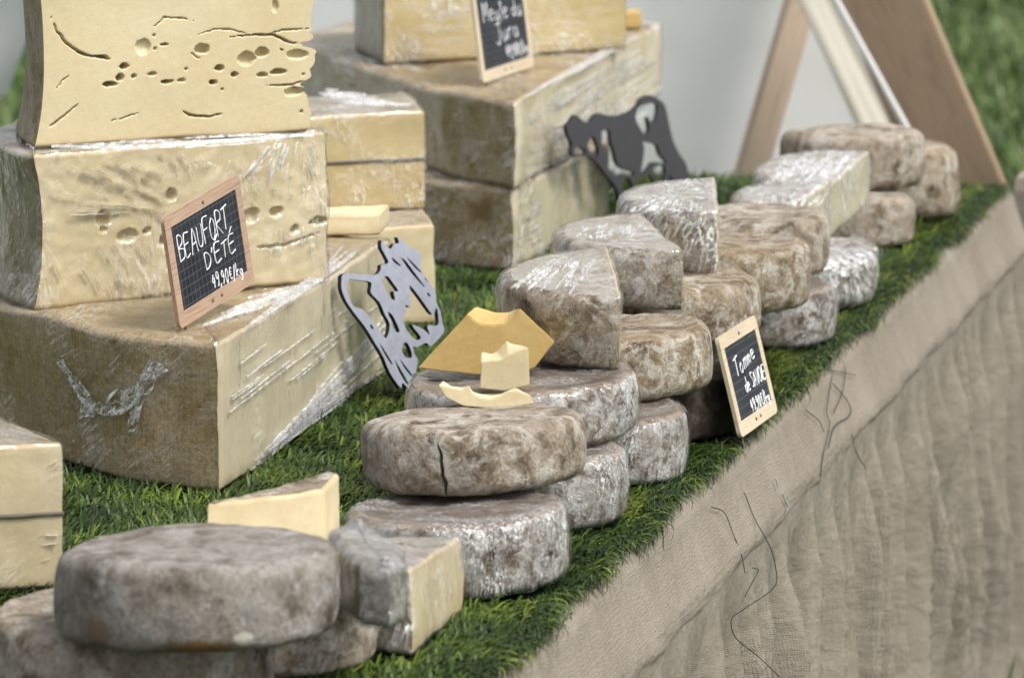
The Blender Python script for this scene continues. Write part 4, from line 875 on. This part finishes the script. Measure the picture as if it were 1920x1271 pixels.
def chalk(lines, parent, wdt, hgt):
    cu = bpy.data.curves.new('chalk', 'CURVE'); cu.dimensions = '3D'; cu.bevel_depth = .0006; cu.bevel_resolution = 1
    rng = random.Random(5)
    for txt, s0, s1, t0, hh, slope in lines:
        tot = sum(WD.get(c, .56) + .12 for c in txt) - .12; kx = (s1 - s0) * wdt / tot; x = 0
        for c in txt:
            jz = rng.uniform(-.05, .05); js = rng.uniform(.92, 1.1)
            for st in GL[c]:
                sp = cu.splines.new('POLY'); pts = [Vector((a_, b_)) for a_, b_ in st]
                if len(pts) > 2: pts = spline(pts, 4)
                sp.points.add(len(pts) - 1)
                for q_, p_ in zip(sp.points, pts):
                    xx = x + p_.x * js; q_.co = (s0 * wdt + xx * kx, t0 * hgt + (p_.y + jz) * hh * hgt * js + slope * xx * kx, .0034, 1); q_.radius = rng.uniform(.7, 1.25)
            x += WD.get(c, .56) + .12
    tmp = bpy.data.objects.new('tmp', cu); col.objects.link(tmp)
    me = bpy.data.meshes.new_from_object(tmp.evaluated_get(bpy.context.evaluated_depsgraph_get())); bpy.data.objects.remove(tmp)
    me.materials.clear(); link('chalk_writing', me, M['chalk'], parent)
def sign(label, BL, BR, TL, y, rho, wood, lines, rail=.0138):
    """landscape slate; three corners seen in the photo, true proportion rho; the board turns away to the right"""
    k = (at_y(*BL, y) - CAM).dot(AX_F) / FPX
    u2 = (BR[0] - BL[0], BL[1] - BR[1]); v2 = (TL[0] - BL[0], BL[1] - TL[1]); c = u2[0] * v2[0] + u2[1] * v2[1]
    lo, hi = 10.0, 900.0
    for _ in range(60):
        a = (lo + hi) / 2; g = (u2[0] ** 2 + u2[1] ** 2 + a * a) - rho ** 2 * (v2[0] ** 2 + v2[1] ** 2 + (c / a) ** 2)
        if g > 0: hi = a
        else: lo = a
    b = -c / a
    uv = (AX_R * u2[0] + AX_U * u2[1] + AX_F * a) * k; vv = (AX_R * v2[0] + AX_U * v2[1] + AX_F * b) * k
    Wd, Hd = uv.length, vv.length; x, yv = uv.normalized(), vv.normalized(); zv = x.cross(yv); o = at_y(*BL, y)
    root = empty('price_sign', o); root.matrix_world = Matrix(((x.x, yv.x, zv.x, o.x), (x.y, yv.y, zv.y, o.y), (x.z, yv.z, zv.z, o.z), (0, 0, 0, 1)))
    tag(root, label, 'sign', 'chalk price signs')
    th = .0042
    link('slate', box_mesh((Wd - 2 * rail * .9, Hd - 2 * rail * .9, .003), (Wd / 2, Hd / 2, .0012), .0004), M['slate'], root, smooth=False)
    def rail_mesh(x0, x1, y0, y1, rd):                # flat rail, outer corners rounded
        pts = []
        for (cx, cy, a0, on) in ((x1, y0, -90, rd[1]), (x1, y1, 0, rd[2]), (x0, y1, 90, rd[3]), (x0, y0, 180, rd[0])):
            r = .007 if on else .0004; sx = -1 if cx == x1 else 1; sy = -1 if cy == y1 else 1
            for q_ in range(6):
                an = R_(a0 + 90 * q_ / 5); pts.append((cx + sx * r + r * math.cos(an), cy + sy * r + r * math.sin(an)))
        n = len(pts); v = [(p_[0], p_[1], -.0008) for p_ in pts] + [(p_[0], p_[1], th - .0008) for p_ in pts]
        return mesh_from(v, [tuple(range(n))[::-1], tuple(range(n, 2 * n))] + [(i, (i + 1) % n, n + (i + 1) % n, n + i) for i in range(n)])
    link('rail', rail_mesh(0, Wd, 0, rail * 1.15, (1, 1, 0, 0)), wood, root, smooth=False); link('rail', rail_mesh(0, Wd, Hd - rail, Hd, (0, 0, 1, 1)), wood, root, smooth=False)
    link('stile', rail_mesh(0, rail * .95, rail * 1.15 + .0003, Hd - rail - .0003, (0, 0, 0, 0)), wood, root, smooth=False); link('stile', rail_mesh(Wd - rail * .95, Wd, rail * 1.15 + .0003, Hd - rail - .0003, (0, 0, 0, 0)), wood, root, smooth=False)
    for (sx, sy) in ((.5, Hd - rail * .55), (.44, rail * .62), (.56, rail * .62)):
        bm = bmesh.new(); bmesh.ops.create_cone(bm, cap_ends=True, segments=10, radius1=.0022, radius2=.0016, depth=.0012); bmesh.ops.translate(bm, verts=bm.verts, vec=(sx * Wd, sy, th - .0003)); me = bpy.data.meshes.new('pin'); bm.to_mesh(me); bm.free()
        link('pin', me, M['pin'], root)
    tube('stake', [(Wd * .12, rail, -.0022), (Wd * .12, -.012, -.0022)], .0012, M['pin'], parent=root, res=1)
    chalk(lines, root, Wd, Hd)
    return root
yS = at_z(333, 616, ZA3 + .003).y
sign("wood framed slate chalked BEAUFORT D'ÉTÉ leaning on the big left stack", (333, 618), (456, 525), (305, 410), yS, 1.5, M['frame_wood'],
     [('BEAUFORT', .12, .78, .55, .21, .04), ("D'ÉTÉ", .42, .82, .35, .155, .03), ('49,90€/kg', .47, .87, .17, .12, -.08)])
yS = at_z(1385, 822, TZ + .016).y
sign('pale framed slate chalked Tomme de SAVOIE standing in the turf edge', (1385, 822), (1468, 777), (1340, 635), yS, 1.4, M['frame_pale'],
     [('Tomme', .21, .76, .55, .17, .10), ('de SAVOIE', .36, .90, .36, .145, .02), ('49,90€/kg', .39, .88, .16, .125, -.02)])
yS = at_z(902, 156, zb2 + .004).y
sign('pale framed slate chalked Meule du Jura on the rear stack', (902, 157), (999, 108), (876, -46), yS, 1.45, M['frame_pale'],
     [('Meule du', .15, .88, .53, .17, -.03), ('Jura', .34, .78, .31, .18, .03), ('49,90€/kg', .50, .92, .155, .11, -.01)])

# ------------------------------------------------------------------ cow cut-outs
def cutout(label, outer, holes, ppx, nrm, m, th=.005):
    """plate sawn to a cow's shape; stands at the turf point under pixel ppx, plane normal nrm (right, up, towards viewer)"""
    o = at_z(ppx[0], ppx[1], TZ + .004) if len(ppx) == 2 else at_y(*ppx); n = (AX_R * nrm[0] + Vector((0, 0, 1)) * nrm[1] - Vector((0, 1, 0)) * nrm[2]).normalized()
    x = Vector((0, 0, 1)).cross(n).normalized(); y = n.cross(x)
    cu = bpy.data.curves.new('cow', 'CURVE'); cu.dimensions = '2D'; cu.fill_mode = 'BOTH'; cu.extrude = th / 2
    for lp in [outer] + holes:
        sp = cu.splines.new('POLY'); P = []
        for (px, py) in lp:
            d = ray(px, py); q_ = CAM + d * ((o - CAM).dot(n) / d.dot(n)) - o; P.append(Vector((q_.dot(x), q_.dot(y))))
        P = spline(P + [P[0]], 3)[:-1]
        sp.points.add(len(P) - 1)
        for a_, b_ in zip(sp.points, P): a_.co = (b_.x, b_.y, 0, 1)
        sp.use_cyclic_u = True
    tmp = bpy.data.objects.new('tmp', cu); col.objects.link(tmp)
    me = bpy.data.meshes.new_from_object(tmp.evaluated_get(bpy.context.evaluated_depsgraph_get())); bpy.data.objects.remove(tmp)
    me.materials.clear(); vv = [v.co.copy() for v in me.vertices]; ff = [tuple(p_.vertices) for p_ in me.polygons]; flat = [abs(p_.normal.z) > .7 for p_ in me.polygons]
    root = empty('cow_cutout', o); root.matrix_world = Matrix(((x.x, y.x, n.x, o.x), (x.y, y.y, n.y, o.y), (x.z, y.z, n.z, o.z), (0, 0, 0, 1)))
    link('plate', sub_mesh(vv, ff, flat, 'plate'), M[m], root, smooth=False)
    link('sawn_edge', sub_mesh(vv, ff, [not q_ for q_ in flat], 'edge'), M['cow_edge'], root, smooth=False)
    return tag(root, label, 'cow figure', 'cow silhouettes')
z7 = lambda pts: [(620 + a_ / 4.1, 430 + b_ / 4.1) for a_, b_ in pts]
cow1 = z7([(70, 365), (95, 342), (200, 345), (330, 350), (370, 310), (375, 275), (430, 258), (400, 190), (375, 140), (380, 85), (410, 130), (450, 150), (470, 115), (510, 105), (500, 62), (540, 85), (580, 128), (620, 150), (655, 165), (685, 235), (670, 270), (700, 350),
           (745, 420), (790, 470), (800, 560), (830, 630), (845, 720), (855, 790), (780, 880), (745, 895), (720, 872), (650, 905), (620, 900), (630, 960), (655, 1000), (640, 1100), (610, 1120), (590, 1225), (540, 1180), (520, 1215), (440, 1100), (390, 980), (330, 880), (250, 750), (180, 660), (110, 560), (70, 460)])
h1 = [z7(q_) for q_ in ([(130, 385), (180, 390), (270, 400), (300, 420), (295, 490), (360, 560), (400, 650), (440, 735), (415, 835), (370, 790), (300, 690), (230, 615), (160, 590), (120, 500), (105, 430)], [(370, 385), (420, 360), (470, 420), (505, 475), (470, 480), (480, 545), (440, 520), (400, 440)],
      [(590, 425), (630, 470), (690, 550), (770, 655), (800, 600), (815, 690), (805, 740), (730, 740), (745, 810), (700, 770), (610, 735), (680, 830), (640, 850), (590, 800), (555, 740), (545, 665), (570, 640), (560, 580), (605, 600), (600, 500)],
      [(425, 635), (460, 660), (515, 775), (490, 790), (450, 720)], [(540, 880), (570, 870), (600, 920), (610, 985), (560, 980), (535, 930)], [(525, 220), (560, 240), (620, 320), (705, 435), (690, 430), (600, 330)], [(570, 210), (600, 240), (680, 325), (665, 325), (600, 260)], [(285, 735), (300, 735), (315, 765), (300, 765)],
      [(360, 870), (400, 930), (460, 1030), (445, 1030), (390, 940)], [(475, 995), (520, 1070), (580, 1180), (565, 1180), (510, 1090)], [(515, 995), (560, 1050), (620, 1130), (608, 1132), (550, 1060)], [(450, 215), (480, 235), (525, 280), (510, 280), (470, 250)], [(705, 375), (720, 375), (745, 405), (730, 405)], [(725, 490), (740, 490), (752, 515), (738, 515)])]
cutout('white painted cow cut-out leaning on the lowest wrapped beaufort', cow1, h1, (752, 728, 5.04), (.87, .12, .48), 'cow_white')
z8 = lambda pts: [(1040 + a_ / 5.086, 160 + b_ / 5.086) for a_, b_ in pts]
cow2 = z8([(95, 390), (130, 350), (180, 285), (220, 310), (270, 350), (330, 345), (360, 295), (410, 268), (470, 285), (600, 290), (700, 250), (770, 200), (800, 140), (850, 105), (900, 95), (970, 130), (1030, 180), (1055, 260), (1085, 400), (1120, 540), (1180, 660), (1240, 750), (1268, 880), (1265, 1010), (1225, 1010),
           (1210, 960), (1150, 960), (1110, 900), (1080, 850), (1080, 1000), (1030, 1010), (990, 1010), (940, 930), (900, 860), (860, 850), (800, 885), (755, 890), (770, 970), (825, 1100), (790, 1120), (740, 1000), (700, 895), (650, 890), (635, 960), (640, 1060), (660, 1170), (615, 1160), (590, 1020), (540, 930), (470, 850), (400, 750), (330, 690), (270, 670), (180, 690), (140, 640), (150, 560), (110, 470)])
h2 = [z8(q_) for q_ in ([(430, 440), (480, 420), (515, 450), (520, 540), (550, 620), (570, 720), (620, 790), (740, 830), (720, 865), (640, 850), (580, 890), (540, 830), (490, 780), (480, 690), (440, 560)], [(770, 230), (830, 190), (920, 170), (970, 200), (950, 330), (900, 350), (870, 300), (885, 420), (850, 475), (800, 410), (760, 320)],
      [(300, 560), (345, 480), (390, 560), (405, 650), (375, 705), (320, 640)], [(820, 520), (880, 545), (960, 570), (990, 660), (1055, 740), (1000, 740), (920, 735), (870, 800), (810, 850), (830, 700), (840, 600)], [(165, 640), (200, 585), (265, 610), (280, 650), (210, 665)], [(935, 790), (1000, 760), (1040, 790), (1030, 900), (980, 930), (930, 870)])]
cutout('dark metal cow cut-out beside the rear stack, wall of canvas behind', cow2, h2, (1166, 388, 6.50), (.965, .0, .26), 'cow_dark')

# ------------------------------------------------------------------ turf: mat and blades
turf = tag(empty('turf_mat', tp((U0 + U1) / 2, -WID / 2, TZ)), 'strip of dark green artificial turf laid along the table', 'turf')
def edge_o(u): return .004 + .016 * noise.noise(Vector((u * 6, 0, 0))) + .008 * noise.noise(Vector((u * 23, 3, 0)))
def mat_fn(s, t):
    u = U0 + (U1 - .02 - U0) * s; o = -WID + (WID + edge_o(u)) * t
    return tp(u, o, TZ + .0015 + .002 * noise.noise(Vector((u * 8, o * 8, 0)))), (u, o)
me = grid_mesh(260, 50, mat_fn); child('backing', me, M['turf_back'], turf)
def inside(px, py, pl):
    r = np.zeros(len(px), bool); n = len(pl)
    for i in range(n):
        (x0, y0), (x1, y1) = pl[i - 1], pl[i]
        if y0 == y1: continue
        c_ = ((y0 > py) != (y1 > py)) & (px < (x1 - x0) * (py - y0) / (y1 - y0) + x0); r ^= c_
    return r
def turf_blades():
    n = 170000; u = np.random.uniform(-.62, U1 - .03, n); o = -np.random.uniform(0, 1, n) ** 1.15 * (WID - .02)
    eu = np.array([edge_o(q_) for q_ in np.linspace(U0, U1, 800)]); e = np.interp(u, np.linspace(U0, U1, 800), eu)
    o = np.where(o > -.5, o + e * np.exp(o * 20), o)
    P = np.array(E0)[None, :] + np.outer(u, np.array(TD)) + np.outer(o, np.array(TN)); P[:, 2] = TZ + .002
    keep = np.ones(n, bool)
    for pl in FOOT:
        pl = pl[::3] if len(pl) > 60 else pl
        x0, x1 = min(q_[0] for q_ in pl), max(q_[0] for q_ in pl); y0, y1 = min(q_[1] for q_ in pl), max(q_[1] for q_ in pl)
        m_ = (P[:, 0] > x0) & (P[:, 0] < x1) & (P[:, 1] > y0) & (P[:, 1] < y1); ix = np.nonzero(m_)[0]
        keep[ix[inside(P[ix, 0], P[ix, 1], pl)]] = False
    P = P[keep]; u = u[keep]; o = o[keep]; e = e[keep]; n = len(P)
    s_ = np.linspace(0, 1, 64)
    cl = np.array([noise.noise(Vector((a_ * 14, b_ * 14, 0))) for a_, b_ in zip(u, o)]); cl2 = np.array([noise.noise(Vector((a_ * 7, b_ * 7, 8))) for a_, b_ in zip(u, o)])
    az0 = math.atan2(TN.y, TN.x); near = np.exp(-np.abs(o - e) / .035)
    az = az0 + .9 + cl2 * 2.2 + np.random.normal(0, .75, n); az = az * (1 - near) + (az0 + np.random.normal(0, .8, n)) * near
    lean = np.clip(.95 + .35 * cl + np.random.normal(0, .28, n) + .25 * near, .05, 1.5)
    length = np.random.uniform(.010, .022, n) * (1 + .35 * cl) * (1 + .15 * near)
    shade = np.clip(.34 + .55 * cl + np.random.normal(0, .24, n) + .22 * near, 0, 1)  # front edge blades lightened: sunlight put into their colour
    b = P - np.array(turf.location)[None, :]
    ob = blades('blades', b, az, lean, length, np.random.uniform(.0018, .0033, n), shade, M['blade'], turf, droop=near * .35); ob['kind'] = 'stuff'
    # dark curly thatch showing along the cut edge
    k = 9000; u = np.random.uniform(-.62, U1 - .03, k); e = np.interp(u, np.linspace(U0, U1, 800), eu); o = e + np.random.normal(-.006, .008, k)
    P = np.array(E0)[None, :] + np.outer(u, np.array(TD)) + np.outer(o, np.array(TN)); P[:, 2] = TZ + np.random.uniform(.0, .008, k)
    ob = blades('thatch', P - np.array(turf.location)[None, :], np.random.uniform(0, 6.28, k), np.random.uniform(.6, 1.9, k), np.random.uniform(.008, .022, k), np.full(k, .0013), np.clip(np.random.normal(.05, .1, k), 0, .5), M['blade'], turf, droop=np.random.uniform(0, 1.2, k)); ob['kind'] = 'stuff'
turf_blades()

# ------------------------------------------------------------------ loose black threads and pins on the burlap
def band_pt(px, py):                                   # where the ray meets the burlap: slanting band, then the skirt plane
    d = ray(px, py)
    a = tp(0, .014, TZ - .014); n = TN * .09 + Vector((0, 0, .03)); n.normalize(); p_ = CAM + d * ((a - CAM).dot(n) / d.dot(n))
    if p_.z > TZ - .10: return p_ + n * .0035
    a = tp(0, .060, 0); p_ = CAM + d * ((a - CAM).dot(TN) / d.dot(TN)); return p_ + TN * .001
def thread(pts, label, r=.0005):
    P = [band_pt(*q_) for q_ in pts]; out = []
    Q = [P[0] * 2 - P[1]] + P + [P[-1] * 2 - P[-2]]
    for i in range(1, len(Q) - 2):
        for j in range(6):
            t = j / 6; a, b, c, d = Q[i - 1], Q[i], Q[i + 1], Q[i + 2]; out.append(.5 * ((b * 2) + (c - a) * t + (a * 2 - b * 5 + c * 4 - d) * t * t + (b * 3 - a - c * 3 + d) * t ** 3))
    out.append(P[-1]); tube('thread', out, r, M['thread'], label, 'thread', res=1)
thread([(1328, 952), (1352, 962), (1368, 1000), (1384, 1040), (1395, 1073)], 'short black thread hanging from the turf edge onto the burlap band')
thread([(1390, 925), (1410, 975), (1440, 1020), (1452, 1060), (1450, 1100), (1395, 1140), (1370, 1160), (1378, 1195), (1420, 1230), (1460, 1268)], 'long black thread snaking down the burlap skirt')
thread([(1395, 1118), (1412, 1085), (1420, 1068), (1410, 1064)], 'tiny black thread loop at the burlap seam')
thread([(1555, 705), (1545, 770), (1550, 800), (1537, 860), (1533, 895)], 'black thread falling straight below the turf past the tomme sign')
thread([(1556, 720), (1585, 755), (1588, 780), (1560, 800), (1548, 840)], 'black thread curving in a hook on the burlap below the turf', .0006)
thread([(1505, 770), (1530, 790), (1540, 812)], 'black thread sticking out of the turf edge by the tomme sign')
thread([(1580, 690), (1575, 735), (1558, 775)], 'thin black thread crossing the hooked one')
thread([(1592, 815), (1605, 850), (1622, 878)], 'thin black thread lying alone below the burlap seam')
thread([(1497, 750), (1530, 700), (1560, 697), (1600, 705)], 'black thread poking sideways out of the turf')
def pin(a, b, label):
    pa, pb = band_pt(*a), band_pt(*b); o = tube('pin', [pa + TN * .002, pb + TN * .001], .0011, simple('steel', (.35, .36, .38), .35, .5), label, 'pin', res=2)
pin((1446, 898), (1452, 914), 'upper steel pin pushed through the burlap band'); pin((1458, 925), (1470, 950), 'lower steel pin pushed through the burlap band')
